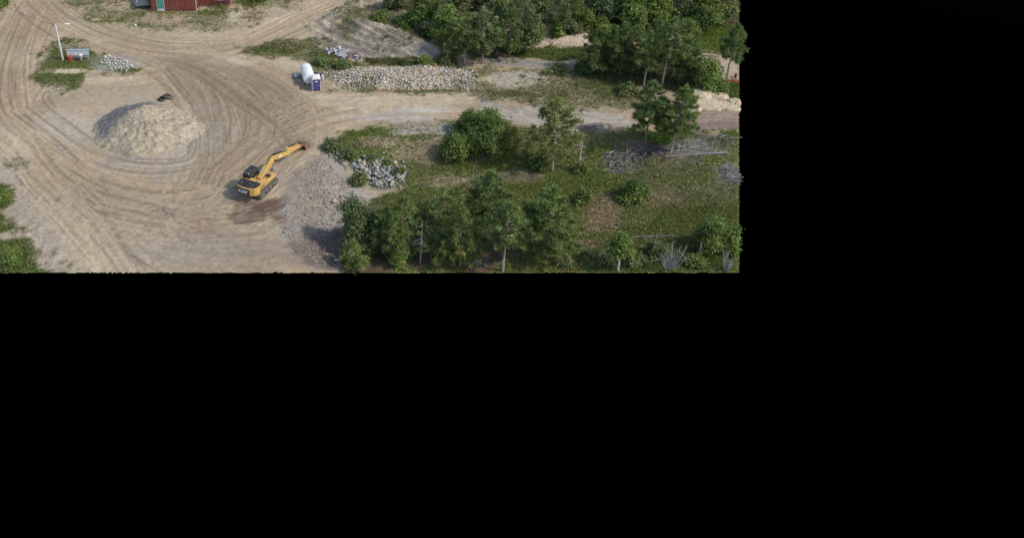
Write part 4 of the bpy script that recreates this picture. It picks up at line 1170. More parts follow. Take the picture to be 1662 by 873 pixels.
brush(548, 380, 22, 30, 'dead roots and sticks at the lip of the muddy cut', M_dead, 6, 90, .3, (.7, 1.8), (.03, .06), 31)
brush(1135, 128, 40, 14, 'pale dead branches draped over the bush above the ledge', M_dead, 6, 90, 1.6, (1.0, 2.6), (.04, .08), 32, .5)
brush(1020, 146, 30, 8, 'grey sticks under the pine with the straight trunk', M_darkdead, 4, 80, .4, (.8, 1.8), (.04, .07), 33)
dead_shrub(1083, 438, 399, 60, 'larger pale dead shrub of bare forked stems at the bottom edge', M_grey, 41, 15, .055)
dead_shrub(1178, 440, 414, 36, 'smaller pale dead shrub of bare stems in the bottom right corner', M_grey, 42, 11, .055)

# ------------------------------------------------------------------ sandstone ledge
M_sand = mat('sandstone', (.50, .41, .28), rough=.92, vary=.22, scale=2.6, bump=1.0, dirt=(.30, .23, .15, .85))
def slab(parent, px, py, lx, ly, lz, rz, seed, dz=0.0):
    r = np.random.default_rng(seed)
    n = 15; a = np.sort(np.linspace(0, 2 * np.pi, n, endpoint=False) + r.normal(0, .1, n)); q = r.uniform(.82, 1.12, n)
    ring = lambda k, z, j: [(k * lx * math.cos(t) * u, k * ly * math.sin(t) * u, z + r.normal(0, j)) for t, u in zip(a, q)]
    rings = [ring(1.0, -.4, .02), ring(1.06, lz * .25, .04), ring(.98, lz * .6, .05), ring(.85, lz * .92, .05), ring(.45, lz * 1.05, .05)]
    v = [p for g in rings for p in g] + [(0, 0, lz * 1.08)]
    f = [(g * n + i, g * n + (i + 1) % n, (g + 1) * n + (i + 1) % n, (g + 1) * n + i) for g in range(4) for i in range(n)] + [(4 * n + i, 4 * n + (i + 1) % n, 5 * n) for i in range(n)]
    o = MB().add(v, f).build('slab', M_sand, parent, smooth=False)
    x, y, z = P(px, py)
    o.location = (x - parent.location.x, y - parent.location.y, z + dz - parent.location.z); o.rotation_euler = (0, 0, rz)
    return o
lx_, ly_, lz_ = P(1140, 172)
led = empty('sandstone_ledge', (lx_, ly_, lz_), 0, 'pale cream sandstone ledge in worn steps, right of the tall dark pine', 'rock ledge')
for i, a in enumerate(((1132, 160, 2.2, 1.6, 1.15, -.15), (1158, 160, 1.9, 1.3, .9, -.2), (1140, 170, 2.9, 1.3, .6, -.05), (1120, 178, 1.6, 1.0, .55, .2), (1150, 176, 2.0, .8, .35, -.1))): slab(led, *a, 60 + i)
lx_, ly_, lz_ = P(1186, 172)
led = empty('sandstone_ledge', (lx_, ly_, lz_), 0, 'low pale sandstone shelf at the right border above the ploughed strip', 'rock ledge')
for i, a in enumerate(((1190, 168, 1.0, .9, .6, -.1), (1178, 172, 1.5, .8, .4, .1), (1186, 177, 1.4, .6, .28, 0))): slab(led, *a, 70 + i)
# ------------------------------------------------------------------ things people put there
DUST = (.40, .32, .23)
M_yel = mat('machine_yellow', (.60, .36, .085), rough=.65, vary=.16, scale=2.0, dirt=(*DUST, .8), bump=.1)
M_blk = mat('machine_black', (.022, .023, .026), rough=.6, vary=.3, dirt=(*DUST, .25))
M_steel = mat('worn_steel', (.16, .145, .13), rough=.6, metal=.4, vary=.3, dirt=(*DUST, .8), bump=.3)
M_rust = mat('rusty_bucket', (.20, .105, .065), rough=.8, metal=.2, vary=.35, dirt=(*DUST, .6), bump=.4)
M_glass = mat('dark_cab_glass', (.02, .026, .03), rough=.08, vary=.1, spec=.7)
M_wht = mat('white_paint', (.78, .77, .74), rough=.5, vary=.06, dirt=(.45, .40, .33, .3))
M_red = mat('red_paint', (.48, .05, .04), rough=.5, vary=.12, dirt=(*DUST, .25))
M_decal = mat('decal_yellow', (.80, .52, .06), rough=.5, vary=.05)
M_chrome = mat('chrome_rod', (.62, .62, .62), rough=.18, metal=1.0, vary=.05)

# ---- excavator: +X is where the boom points, +Y its left
ex, ey, ez = P(421, 306)
EXH = R(64)
exc = empty('excavator', (ex, ey, ez), EXH, 'yellow tracked excavator with a black CAT plate, boom stretched toward the gravel slope', 'excavator')
def stadium(L, h, n=7):
    r_ = h / 2; pts = []
    for k in range(n): a = math.pi / 2 - math.pi * k / (n - 1); pts.append((L / 2 - r_ + r_ * math.cos(a), r_ + r_ * math.sin(a)))
    for k in range(n): a = -math.pi / 2 - math.pi * k / (n - 1); pts.append((-L / 2 + r_ + r_ * math.cos(a), r_ + r_ * math.sin(a)))
    return pts
for sy in (-1, 1):
    y0 = sy * 1.12
    tr = MB().prism(stadium(4.3, 1.02), y0 - .34, y0 + .34).build('track', M_steel, exc, bevel=.03)
    sh = MB()
    per = stadium(4.3, 1.06, 9)
    n = len(per); L_ = [math.dist(per[i], per[(i + 1) % n]) for i in range(n)]; tot = sum(L_)
    shoe_me = MB().box(-.085, .085, -.37, .37, -.015, .045).mesh('track_shoe')
    shoe_me.materials.append(M_steel)
    for k in range(50):
        s = tot * k / 50; i = 0
        while s > L_[i]: s -= L_[i]; i += 1
        a, b = per[i], per[(i + 1) % n]; t = s / L_[i]
        px_, pz_ = a[0] + (b[0] - a[0]) * t, a[1] + (b[1] - a[1]) * t - .02
        ang_ = math.atan2(b[1] - a[1], b[0] - a[0])
        o = link('track_shoe', shoe_me, None, tr); o.location = (px_, y0, pz_); o.rotation_euler = (0, math.pi - ang_, 0)
    for k in range(5): MB().tube([(-1.5 + .75 * k, y0 - .36, .36), (-1.5 + .75 * k, y0 + .36, .36)], .2, 10).build('roller', M_blk, tr)
    for xx in (-1.64, 1.64): MB().tube([(xx, y0 - .37, .51), (xx, y0 + .37, .51)], .34, 14).build('sprocket', M_steel, tr)
MB().box(-1.5, 1.5, -.95, .95, .35, .95).tube([(0, 0, .9), (0, 0, 1.22)], .85, 20).build('undercarriage', M_blk, exc)
MB().box(-2.2, 1.75, -1.38, 1.38, 1.2, 1.42).build('turntable_deck', M_blk, exc, bevel=.03)
# counterweight: curved back
cwp = [(-2.0, -1.45), (-2.55, -1.45), (-2.95, -1.2), (-3.18, -.6), (-3.24, 0), (-3.18, .6), (-2.95, 1.2), (-2.55, 1.45), (-2.0, 1.45)]
cw = MB().prism(cwp, 1.12, 2.32, 'z').build('counterweight', M_yel, exc, bevel=.07)
hood = MB().prism([(-1.65, -1.36), (-2.5, -1.36), (-2.85, -1.14), (-3.02, -.55), (-3.06, 0), (-3.02, .55), (-2.85, 1.14), (-2.5, 1.36), (-1.65, 1.36)], 2.32, 2.5, 'z').build('engine_hood', M_blk, exc, bevel=.03)
MB().box(-2.5, -1.8, -.75, .75, 2.5, 2.56).build('hood_cover', M_blk, hood, bevel=.03)
MB().tube([(-1.85, -1.0, 2.5), (-1.85, -1.0, 2.8), (-1.95, -1.0, 2.87)], .07, 10).build('exhaust_pipe', M_steel, hood)
MB().box(-2.0, -.5, -1.44, -.7, 1.42, 2.32).box(-2.0, -.9, -.7, 1.44, 1.42, 2.3).build('engine_housing', M_yel, exc, bevel=.04)
sp = MB().box(-.5, 1.7, -1.48, -.62, 1.42, 1.95).build('tool_box', M_yel, exc, bevel=.05)
MB().box(.95, 1.4, -1.462, -1.44, 1.5, 1.92).build('sticker', M_wht, sp); MB().box(1.42, 1.62, -1.462, -1.44, 1.5, 1.75).build('sticker', M_red, sp)
MB().box(.4, .9, -1.3, -.75, 2.02, 2.2).build('filler_cap', M_blk, sp, bevel=.05)
MB().box(-1.9, -.9, -1.455, -1.44, 1.55, 2.15).build('louvre_panel', M_blk, exc)
for k in range(5): MB().box(-1.85, -.95, -1.47, -1.455, 1.6 + .11 * k, 1.64 + .11 * k).build('louvre', M_yel, exc)
rail = MB()
for p_, q_ in (((-.4, -1.4, 2.3), (-.4, -1.4, 2.85)), ((1.5, -1.4, 2.0), (1.5, -1.4, 2.6)), ((-.4, -1.4, 2.85), (1.5, -1.4, 2.6)), ((-2.9, -1.0, 2.4), (-2.9, -1.0, 2.62)), ((-2.9, 1.0, 2.4), (-2.9, 1.0, 2.62)), ((-2.9, -1.0, 2.62), (-2.9, 1.0, 2.62))):
    rail.tube([p_, q_], .022, 6)
rail.build('handrail', M_blk, exc)
# CAT plate on the counterweight (letters drawn in the Y-Z plane, read from behind)
plate = MB().box(-3.30, -3.20, -.66, .99, 1.30, 2.20).build('name_plate', M_blk, exc, bevel=.01)
def letter(polys, m, x0=-3.325, x1=-3.30):
    mb = MB()
    for p in polys: mb.prism([(.80 - u * .0108, 1.53 + v * .0087) for u, v in p], x0, x1, 'x')   # u to the reader's right = -Y
    return mb.build('letter', m, plate)
letter([[(0, 9), (9, 0), (32, 0), (36, 5), (36, 17), (24, 17), (24, 12), (13, 12), (12, 13), (12, 38), (13, 40), (24, 40), (24, 34), (36, 34), (36, 46), (32, 52), (9, 52), (0, 43)]], M_wht)
letter([[(36, 0), (49, 0), (60, 36), (71, 0), (84, 0), (67, 52), (53, 52)]], M_wht)
letter([[(79, 40), (119, 40), (119, 52), (75, 52)], [(92, 0), (105, 0), (105, 40), (92, 40)]], M_wht)
letter([[(47, 0), (73, 0), (60, 24)]], M_decal, -3.335, -3.326)
# cab
CABN = len(exc.children)
cab = MB().box(-.55, 1.35, .42, 1.42, 1.42, 1.95).build('cab', M_yel, exc, bevel=.04)
fr = MB()
for (xa, xb) in ((-.55, -.43), (.35, .45), (1.2, 1.3)):
    for ya in (.42, 1.32): fr.box(xa, xb, ya, ya + .1, 1.95, 3.05)
fr.build('cab_frame', M_blk, cab)
MB().prism([(-.62, 3.05), (1.42, 3.05), (1.35, 3.17), (-.55, 3.19)], .38, 1.46, 'y').build('cab_roof', M_blk, cab, bevel=.03)
for nm, bx_ in (('rear_window', (-.50, -.48, .53, 1.31, 1.96, 3.04)), ('windscreen', (1.27, 1.29, .53, 1.31, 1.5, 3.04)), ('side_window', (-.42, 1.19, .45, .47, 1.96, 3.04)), ('door_window', (-.42, 1.19, 1.37, 1.39, 1.5, 3.04))):
    MB().box(*bx_).build(nm, M_glass, cab)
MB().box(.0, .55, .7, 1.15, 1.95, 2.6).build('seat', M_blk, cab, bevel=.05)
for ya in (.55, 1.3): MB().tube([(-.5, ya, 3.12), (-.62, ya, 3.3)], .05, 6).build('work_light', M_wht, cab)
MB().tube([(1.35, 1.45, 2.3), (1.6, 1.7, 2.5)], .02, 5).box(1.5, 1.56, 1.6, 1.8, 2.35, 2.75).build('mirror', M_blk, cab)
cab.location = (-.75, 0, -.12)
# boom, stick, bucket (X-Z plane)
by0 = -.12
FOOT, BEND, TIP, ELB, END = (.85, 1.75), (3.55, 3.35), (6.55, 2.05), (6.2, 2.35), (9.15, 1.25)
boom_pts = [(.55, 1.4), (.95, 1.25), (2.2, 2.15), (3.6, 2.55), (5.3, 2.0), (7.1, 1.22), (7.3, 1.5), (7.1, 1.75), (5.5, 2.55), (3.9, 3.27), (3.2, 3.25), (1.8, 2.6), (.6, 1.85)]
boom = MB().prism(boom_pts, by0 - .32, by0 + .32).build('boom', M_yel, exc, bevel=.04)
for yy in (by0 - .54, by0 + .54):
    cy_ = MB().tube([(1.6, yy, 1.25), (2.8, yy, 2.05)], .13, 10).build('boom_cylinder', M_blk, exc)
    MB().tube([(2.8, yy, 2.05), (3.65, yy, 2.72)], .075, 8).build('piston_rod', M_chrome, cy_)
MB().tube([(3.65, by0 - .62, 2.74), (3.65, by0 + .62, 2.74)], .14, 10).build('pivot_pin', M_blk, boom)
MB().box(4.5, 5.2, by0 - .345, by0 - .32, 2.28, 2.6).build('decal', M_wht, boom); MB().box(4.6, 4.95, by0 - .355, by0 - .346, 2.31, 2.45).build('decal', M_red, boom)
MB().box(4.35, 4.5, by0 - .347, by0 - .32, 2.3, 2.7).build('decal', M_blk, boom)
hz_ = MB()
for o_ in (.05, .18): hz_.tube([(1.1, by0 + o_, 2.12), (3.2, by0 + o_, 3.32), (3.9, by0 + o_, 3.34), (5.5, by0 + o_, 2.62), (6.9, by0 + o_, 1.9)], .04, 6)
hz_.build('hose', M_blk, boom)
sc_ = MB().tube([(3.9, by0, 3.42), (5.5, by0, 2.8)], .15, 10).build('stick_cylinder', M_blk, exc)
MB().tube([(5.5, by0, 2.8), (6.75, by0, 2.25)], .08, 8).build('piston_rod', M_chrome, sc_)
stick_pts = [(6.55, 1.95), (6.85, 2.35), (7.6, 2.1), (9.9, 1.02), (10.1, .75), (9.9, .5), (8.0, 1.1), (7.1, 1.2)]
stick = MB().prism(stick_pts, by0 - .25, by0 + .25).build('stick', M_yel, exc, bevel=.04)
bc = MB().tube([(7.4, by0, 2.32), (8.7, by0, 1.8)], .12, 10).build('bucket_cylinder', M_blk, exc)
MB().tube([(8.7, by0, 1.8), (9.8, by0, 1.4)], .07, 8).build('piston_rod', M_chrome, bc)
MB().prism([(9.5, .95), (9.7, 1.55), (9.86, 1.55), (9.76, .85)], by0 - .3, by0 + .3).prism([(9.7, 1.42), (10.35, .95), (10.47, 1.07), (9.8, 1.56)], by0 - .2, by0 + .2).build('linkage', M_rust, exc, bevel=.02)
bk = [(9.85, .8), (10.45, 1.07), (11.0, .8), (11.2, .2), (10.95, -.4), (10.4, -.6)]
bkt = MB()
inner = [((x - 10.45) * .9 + 10.4, (z - .15) * .9 + .13) for x, z in bk]
n = len(bk)
for i in range(n - 1):                       # curved shell
    bkt.prism([bk[i], bk[i + 1], inner[i + 1], inner[i]], by0 - .68, by0 + .68)
bkt.prism(bk, by0 - .74, by0 - .68).prism(bk, by0 + .68, by0 + .74)
bucket = bkt.build('bucket', M_rust, exc, bevel=.01)
for k in range(5):
    yy = by0 - .62 + .31 * k
    MB().prism([(10.45, -.53), (10.47, -.65), (10.1, -.67)], yy - .07, yy + .07).build('tooth', M_steel, bucket)

# the whole boom sits a little farther back on the deck than drawn, and the machine squats low
_low = {'boom', 'boom_cylinder', 'stick_cylinder'}
_done = set()
for o in exc.children_recursive:
    nm = o.name.split('.')[0]
    up = o
    while up.parent is not exc: up = up.parent
    un = up.name.split('.')[0]
    o.location.z *= .88
    if nm == 'track_shoe' or o.data.name in _done: continue
    _done.add(o.data.name)
    for v in o.data.vertices:
        if un in ('boom', 'boom_cylinder', 'stick_cylinder', 'stick', 'bucket_cylinder', 'linkage', 'bucket'):
            t = min(1, max(0, (v.co.x - .5) / 9.0)); v.co.x += -.75 * (1 - t) + .15 * t
        v.co.z *= .88

# ---- white tank lying beside the privy
tA, tB = P(502.5, 139), P(496.5, 121.5)
tank_m = mat('tank_white', (.80, .81, .80), rough=.38, vary=.05, scale=1.2, dirt=(.55, .52, .46, .35))
td = Vector((tB[0] - tA[0], tB[1] - tA[1], 0)); tl = td.length
tank = empty('storage_tank', (tA[0], tA[1], tA[2]), math.atan2(td.y, td.x), 'white cylindrical tank lying on its side, left behind the blue portable toilet', 'tank')
rt = .86; zt = rt + .2
prof = [(0, .0), (.01, .6), (.03, .9), (.07, .98), (.14, 1.0)]
pts = [(-.06 + q[0], 0, zt) for q in prof] + [(tl - q[0] + .06, 0, zt) for q in prof[::-1]]
rad_ = [max(.02, q[1] * rt) for q in prof] + [max(.02, q[1] * rt) for q in prof[::-1]]
MB().tube(pts, rad_, 32).build('shell', tank_m, tank, smooth=True)
for t in (.12, .37, .63, .88): MB().tube([(tl * t - .03, 0, zt), (tl * t + .03, 0, zt)], rt * 1.012, 32).build('band', tank_m, tank, smooth=True)
for t in (.2, .8): MB().prism([(-.7, 0), (.7, 0), (.7, .62), (.48, .38), (0, .24), (-.48, .38), (-.7, .62)], tl * t - .1, tl * t + .1, 'x').build('cradle', M_blk, tank)
MB().tube([(tl * .5, 0, zt + rt), (tl * .5, 0, zt + rt + .08)], .2, 14).build('filler_cap', tank_m, tank)
MB().tube([(-.08, 0, .45), (-.3, 0, .42)], .06, 8).build('outlet_valve', M_blk, tank)

# ---- portable toilet
M_blue = mat('privy_blue', (.022, .030, .16), rough=.45, vary=.12, scale=2, dirt=(.2, .2, .28, .25))
M_priv = mat('privy_grey', (.50, .52, .60), rough=.5, vary=.08)
pa, pb = P(507, 148), P(520, 147.2)
pd = Vector((pb[0] - pa[0], pb[1] - pa[1])); wp = pd.length
tx_, ty_ = (pa[0] + pb[0]) / 2, (pa[1] + pb[1]) / 2
ph = math.atan2(pd.y, pd.x)
prv = empty('portable_toilet', (tx_ - math.sin(ph) * .6, ty_ + math.cos(ph) * .6, pa[2]), ph, 'dark blue portable toilet with a white roof in front of the white tank', 'toilet')
h_ = wp / 2; D_ = .6; HB = 1.78
MB().box(-h_ + .02, h_ - .02, -D_ + .02, D_ - .02, .08, HB).build('cabin', M_blue, prv, bevel=.02)
MB().box(-h_ - .03, h_ + .03, -D_ - .03, D_ + .03, 0, .09).build('skid', M_blk, prv)
for sx in (-1, 1):
    for sy in (-1, 1): MB().box(sx * h_ - .05, sx * h_ + .05, sy * D_ - .05, sy * D_ + .05, .09, HB + .02).build('corner_post', M_priv, prv, bevel=.015)
dr = MB().box(-h_ * .62, h_ * .72, -D_ - .025, -D_ + .03, .12, HB - .1).build('door', M_blue, prv, bevel=.015)
MB().box(-h_ * .68, -h_ * .62, -D_ - .03, -D_ + .02, .1, HB - .05).build('door_jamb', M_priv, prv)
MB().box(-h_ * .3, h_ * .42, -D_ - .035, -D_ - .025, HB - .42, HB - .22).build('sign', M_wht, dr, bevel=.03)
MB().box(h_ * .45, h_ * .6, -D_ - .06, -D_ - .025, .85, 1.0).build('latch', M_priv, dr)
for k in range(3): MB().box(-h_ * .45, h_ * .5, -D_ - .031, -D_ - .025, .3 + .33 * k, .33 + .33 * k).build('door_rib', M_priv, dr)
rf = MB()
rf.prism([(-h_ - .06, HB), (h_ + .06, HB), (h_ + .04, HB + .12), (h_ * .7, HB + .27), (-h_ * .7, HB + .27), (-h_ - .04, HB + .12)], -D_ - .06, D_ + .06, 'y').build('roof', M_wht, prv, bevel=.05)
MB().tube([(h_ - .12, D_ - .12, HB), (h_ - .12, D_ - .12, HB + .5)], .05, 8).build('vent_pipe', M_wht, prv)
for k in range(4): MB().box(-h_ - .005, -h_ + .03, -.4 + .25 * k, -.32 + .25 * k, .4, 1.6).build('wall_rib', M_blue, prv)

# ---- odds and ends round the tank
M_film = mat('grey_plastic', (.34, .39, .44), rough=.35, vary=.15)
x, y, z = P(483, 126)
br = empty('plastic_drum', (x, y, z), .5, 'grey plastic drum lying at the left of the white tank', 'drum')
MB().tube([(-.45, 0, .32), (-.38, 0, .32), (.38, 0, .32), (.45, 0, .32)], [.28, .32, .32, .28], 16).build('body', M_film, br, smooth=True)
for t in (-.15, .15): MB().tube([(t - .02, 0, .32), (t + .02, 0, .32)], .34, 16).build('hoop', M_film, br)
x, y, z = P(515, 125)
bl = empty('black_bundle', (x, y, z), .2, 'black folded liner bundled at the right of the white tank', 'liner')
r = np.random.default_rng(3)
for k in range(4):
    q = [(-.7 + .35 * i, r.normal(0, .08) + .22 * (k % 2) - .1, .12 + .13 * k + r.normal(0, .03)) for i in range(5)]
    MB().tube(q, [.1, .19, .2, .17, .08], 8).build('fold', M_blk, bl, smooth=True)
x, y, z = P(523.5, 131)
gb = empty('gas_bottle', (x, y, z), 0, 'pale grey upright bottle at the right rear corner of the toilet', 'bottle')
MB().tube([(0, 0, 0), (0, 0, .05), (0, 0, .75), (0, 0, .9), (0, 0, .96)], [.2, .23, .23, .15, .06], 14).build('body', M_priv, gb, smooth=True)
MB().tube([(0, 0, .96), (0, 0, 1.04)], .1, 8).build('collar', M_priv, gb)

# ---- lamp pole, wire, notice board, red box
M_pole = mat('weathered_pole', (.60, .54, .50), rough=.85, vary=.15, scale=2)
M_galv = mat('galvanised', (.55, .57, .58), rough=.45, metal=.3, vary=.1)
x, y, z, h, _ = size_at(102, 97, 40, 5)
px_t = (92 - 102 + (40 - 97) * -.17) / 11.5
lp = empty('lamp_pole', (x, y, z), 0, 'pale wooden lamp pole standing on the grass island left of the notice board', 'lamp post')
top = Vector((-.28, .1, h))
MB().tube([(0, 0, -.2), tuple(top * .5), tuple(top)], [.19, .165, .14], 12).build('pole', M_pole, lp, smooth=True)
MB().tube([tuple(top + Vector((0, 0, -.5))), tuple(top + Vector((.7, 0, -.02))), tuple(top + Vector((1.5, 0, .02)))], .03, 6).build('arm', M_galv, lp)
MB().prism([(1.35, .0), (1.5, .1), (2.05, .1), (2.2, .02), (2.1, -.09), (1.45, -.09)], -.15, .15, 'y', Matrix.Translation(top)).build('lamp_head', M_wht, lp, bevel=.03)
MB().tube([tuple(top + Vector((0, -.2, -.25))), tuple(top + Vector((0, -.2, .1)))], .09, 8).build('transformer', M_film, lp)
wx, wy, _ = G(-30, 60)
a_ = Vector((x, y, z)) + top + Vector((-.1, 0, -.15)); b_ = Vector((wx, wy + 3, 6.2))
wpts = [a_.lerp(b_, t / 14) + Vector((0, 0, -.5 * 4 * (t / 14) * (1 - t / 14))) for t in range(15)]
wire = MB().tube([p - a_ for p in wpts], .022, 5).build('overhead_wire', mat('cable', (.05, .045, .045), rough=.6), None)
wire.location = a_
tag(wire, 'dark overhead wire running from the lamp pole to the left border', 'wire')

M_board = mat('grey_board', (.50, .53, .51), rough=.7, vary=.15, scale=2.5, dirt=(.3, .32, .3, .6))
M_bfr = mat('board_blue_grey', (.42, .49, .54), rough=.5, vary=.12)
x, y, z = P(128, 98)
nb = empty('notice_board', (x, y, z), R(4), 'grey weathered board on white posts standing on the grass island', 'board')
pan = MB().box(-1.65, 1.65, .05, .11, .75, 1.75).build('panel', M_board, nb)
MB().prism([(-.02, 1.74), (.28, 1.68), (.32, 1.74), (.02, 1.84)], -1.75, 1.75, 'x').build('top_rail', M_bfr, nb)
for xx in (-1.5, -.1, 1.5): MB().box(xx - .05, xx + .05, .11, .2, -.1, 1.7).build('post', M_galv, nb)
MB().box(-1.5, 1.5, .12, .17, .42, .5).build('brace', M_bfr, nb)
MB().box(-.55, -.2, .03, .05, .95, 1.3).build('notice', M_wht, pan); MB().box(.75, 1.2, .03, .05, 1.0, 1.25).build('notice', M_priv, pan)
x, y, z = P(132.5, 99.5)
sg = empty('post_box', (x, y, z), 0, 'white box on a thin white post in front of the grey board', 'post box')
MB().box(-.05, .05, -.05, .05, -.1, .8).build('post', M_wht, sg)
bx_ = MB().box(-.22, .22, -.25, .25, .8, 1.12).build('box', M_wht, sg, bevel=.04)
MB().box(-.18, .18, -.27, -.25, .84, 1.08).build('door', M_priv, bx_)
x, y, z = P(114.5, 100)
rb = empty('red_cabinet', (x, y, z), .15, 'small red metal cabinet between the lamp pole and the grey board', 'cabinet')
MB().box(-.28, .28, -.24, .24, .06, .78).build('body', M_red, rb, bevel=.03)
MB().prism([(-.34, .78), (.34, .78), (.28, .88), (-.28, .88)], -.3, .3, 'y').build('lid', M_red, rb, bevel=.02)
MB().box(-.22, .22, -.262, -.24, .14, .7).build('door', M_red, rb); MB().box(.1, .25, -.29, -.262, .72, .86).build('latch', M_wht, rb)

# ---- barn
M_barn = mat('barn_red', (.235, .062, .050), rough=.55, vary=.10, scale=.8, dirt=(.30, .15, .11, .4))
M_barnroof = mat('barn_roof_steel', (.30, .10, .085), rough=.5, metal=.2, vary=.1, scale=.8)
M_trim = mat('barn_trim', (.62, .55, .50), rough=.6, vary=.1)
M_teal = mat('teal_door', (.03, .26, .20), rough=.5, vary=.25, scale=3, dirt=(.45, .6, .58, .6))
a, b = P(246.5, 18.5), P(319.5, 18)
wb = b[0] - a[0]
barn = empty('barn', (a[0], a[1], min(a[2], b[2]) - .05), 0, 'dark red ribbed metal barn with a teal door at the top border', 'barn')
DB, EV, RI = 9.0, 3.6, 5.4
def ribbed(name, x0, x1, y, z0, z1, parent, axis='x', step=.30):
    """trapezoid-ribbed sheet facing -Y (axis x) or -X/+X (axis y); each sheet about 0.9 m wide is a part"""
    n = max(1, round((x1 - x0) / .9)); w_ = (x1 - x0) / n
    for i in range(n):
        pts = []; u = x0 + i * w_ + .004
        k = 3; st_ = (w_ - .008) / k
        for j in range(k):
            s_ = u + j * st_
            pts += [(s_, 0), (s_ + st_ * .55, 0), (s_ + st_ * .66, -.045), (s_ + st_ * .88, -.045)]
        pts += [(u + k * st_, 0), (u + k * st_, .03), (u, .03)]
        mb = MB()
        if axis == 'x': mb.prism([(p[0], y + p[1]) for p in pts], z0, z1, 'z')
        else: mb.prism([(y + p[1] * axis_sign, p[0]) for p in pts], z0, z1, 'z')
        mb.build(name, M_barn, parent)
bd = MB().box(.05, wb - .05, .06, DB, 0, EV - .03).build('body', M_barn, barn)
dx0, dx1 = wb * (330 - 246) / (910 - 246) + .05, wb * (437 - 246) / (910 - 246) - .02
ribbed('wall_panel', 0, dx0 - .06, 0, .02, EV, barn)
ribbed('wall_panel', dx1 + .06, wb, 0, .02, EV, barn)
ribbed('wall_panel', dx0 - .06, dx1 + .06, 0, 2.2, EV, barn)
axis_sign = 1
ribbed('wall_panel', .0, DB, 0, .02, EV, barn, 'y')
axis_sign = -1
ribbed('wall_panel', 1.6, DB, wb, .02, EV, barn, 'y')
dd = MB().box(dx0, dx1, -.05, .04, .05, 2.12).build('door', M_teal, barn, bevel=.01)
MB().box(dx0 + .1, dx1 - .1, -.062, -.05, .1, .55).build('kick_plate', M_wht, dd)
MB().tube([(dx1 - .1, -.1, 1.0), (dx1 - .1, -.1, 1.15)], .025, 6).build('handle', M_steel, dd)
MB().box(dx0 - .06, dx0, -.055, .03, .02, 2.18).box(dx1, dx1 + .06, -.055, .03, .02, 2.18).box(dx0, dx1, -.055, .03, 2.12, 2.18).build('door_frame', M_trim, barn)
MB().box(wb - .06, wb + .05, -.06, .05, .02, EV).build('corner_trim', M_trim, barn); MB().box(-.05, .05, -.06, .05, .02, EV).build('corner_trim', M_barn, barn)
MB().box(wb * .72, wb * .97, -.25, -.08, -.05, .07).build('sill_board', M_wht, barn)
RO = .35
for sgn in (0, 1):
    ya, yb = (-RO, DB / 2) if not sgn else (DB + RO, DB / 2)
    v = []
    MB().prism([(ya, EV - .14), (yb, RI), (yb, RI + .08), (ya, EV - .06)], -RO, wb + RO, 'x').build('roof', M_barnroof, barn)
for xx in (.03, wb - .13): MB().prism([(.1, EV - .03), (DB - .1, EV - .03), (DB / 2, RI - .1)], xx, xx + .1, 'x').build('gable', M_barn, barn)
# lean-to wing, set back
c0, c1 = P(322, 10), P(374, 8)
wgx0, wgx1 = wb + .06, c1[0] - a[0]
wg_y = c0[1] - a[1]; EW = 2.9
MB().box(wgx0, wgx1 - .05, wg_y + .06, wg_y + 6, .0, EW).build('wing', M_barn, barn)
ribbed('wall_panel', wgx0, wgx0 + (wgx1 - wgx0) * .44, wg_y, .02, EW + .02, barn)
ribbed('wall_panel', wgx0 + (wgx1 - wgx0) * .44 + .05, wgx1, wg_y - .12, .02, EW + .02, barn)
MB().prism([(wg_y - .5, EW + .02), (wg_y + 6.3, EW + 1.1), (wg_y + 6.3, EW + 1.18), (wg_y - .5, EW + .10)], wgx0, wgx1 + .3, 'x').build('wing_roof', M_barnroof, barn)

# ---- things by the barn
M_plum = mat('plum_paint', (.085, .035, .045), rough=.55, vary=.3, dirt=(.3, .22, .2, .35))
x, y, z = P(364, 10.5)
ct = empty('hay_rake', (x, y, z), R(8), 'dark plum farm implement on two wheels against the right end of the barn', 'farm implement')
MB().box(-1.0, 1.0, -.05, .05, .55, .65).box(-1.0, 1.0, .55, .65, .55, .65).box(-1.0, -.9, .05, .55, .55, .65).box(.9, 1.0, .05, .55, .55, .65).build('chassis', M_plum, ct)
for xx in (-.8, .8):
    whl = MB().tube([(xx - .07, .3, .36), (xx + .07, .3, .36)], .36, 14).build('wheel', M_blk, ct)
    MB().tube([(xx - .09, .3, .36), (xx + .09, .3, .36)], .18, 10).build('rim', M_plum, whl)
MB().tube([(-.9, 0, .6), (-1.7, -.5, .4)], .05, 6).build('drawbar', M_plum, ct)
for k in range(5): MB().tube([(-.8 + .4 * k, .0, .62), (-.8 + .4 * k, -.1, 1.15), (-.75 + .4 * k, -.35, 1.2)], .035, 6).build('tine', M_plum, ct)
MB().box(-1.0, 1.0, -.1, -.02, 1.08, 1.16).build('rail', M_priv, ct)
x, y, z = P(232, 13)
tp = empty('covered_trailer', (x, y, z), R(10), 'grey covered trailer standing in the shade left of the barn', 'trailer')
MB().prism([(-1.2, .5), (1.2, .5), (1.2, 1.0), (.9, 1.4), (-.9, 1.4), (-1.2, 1.0)], -.6, .6, 'y').build('cover', mat('grey_tarp', (.26, .28, .27), rough=.6, vary=.25, scale=2, bump=.4), tp, bevel=.08)
MB().box(-1.25, 1.25, -.62, .62, .38, .5).build('bed', M_blk, tp)
for sy in (-.66, .66):
    MB().tube([(.1, sy - .09, .3), (.1, sy + .09, .3)], .3, 14).build('wheel', M_blk, tp)
MB().tube([(1.2, 0, .44), (2.0, 0, .4)], .05, 6).build('drawbar', M_steel, tp)

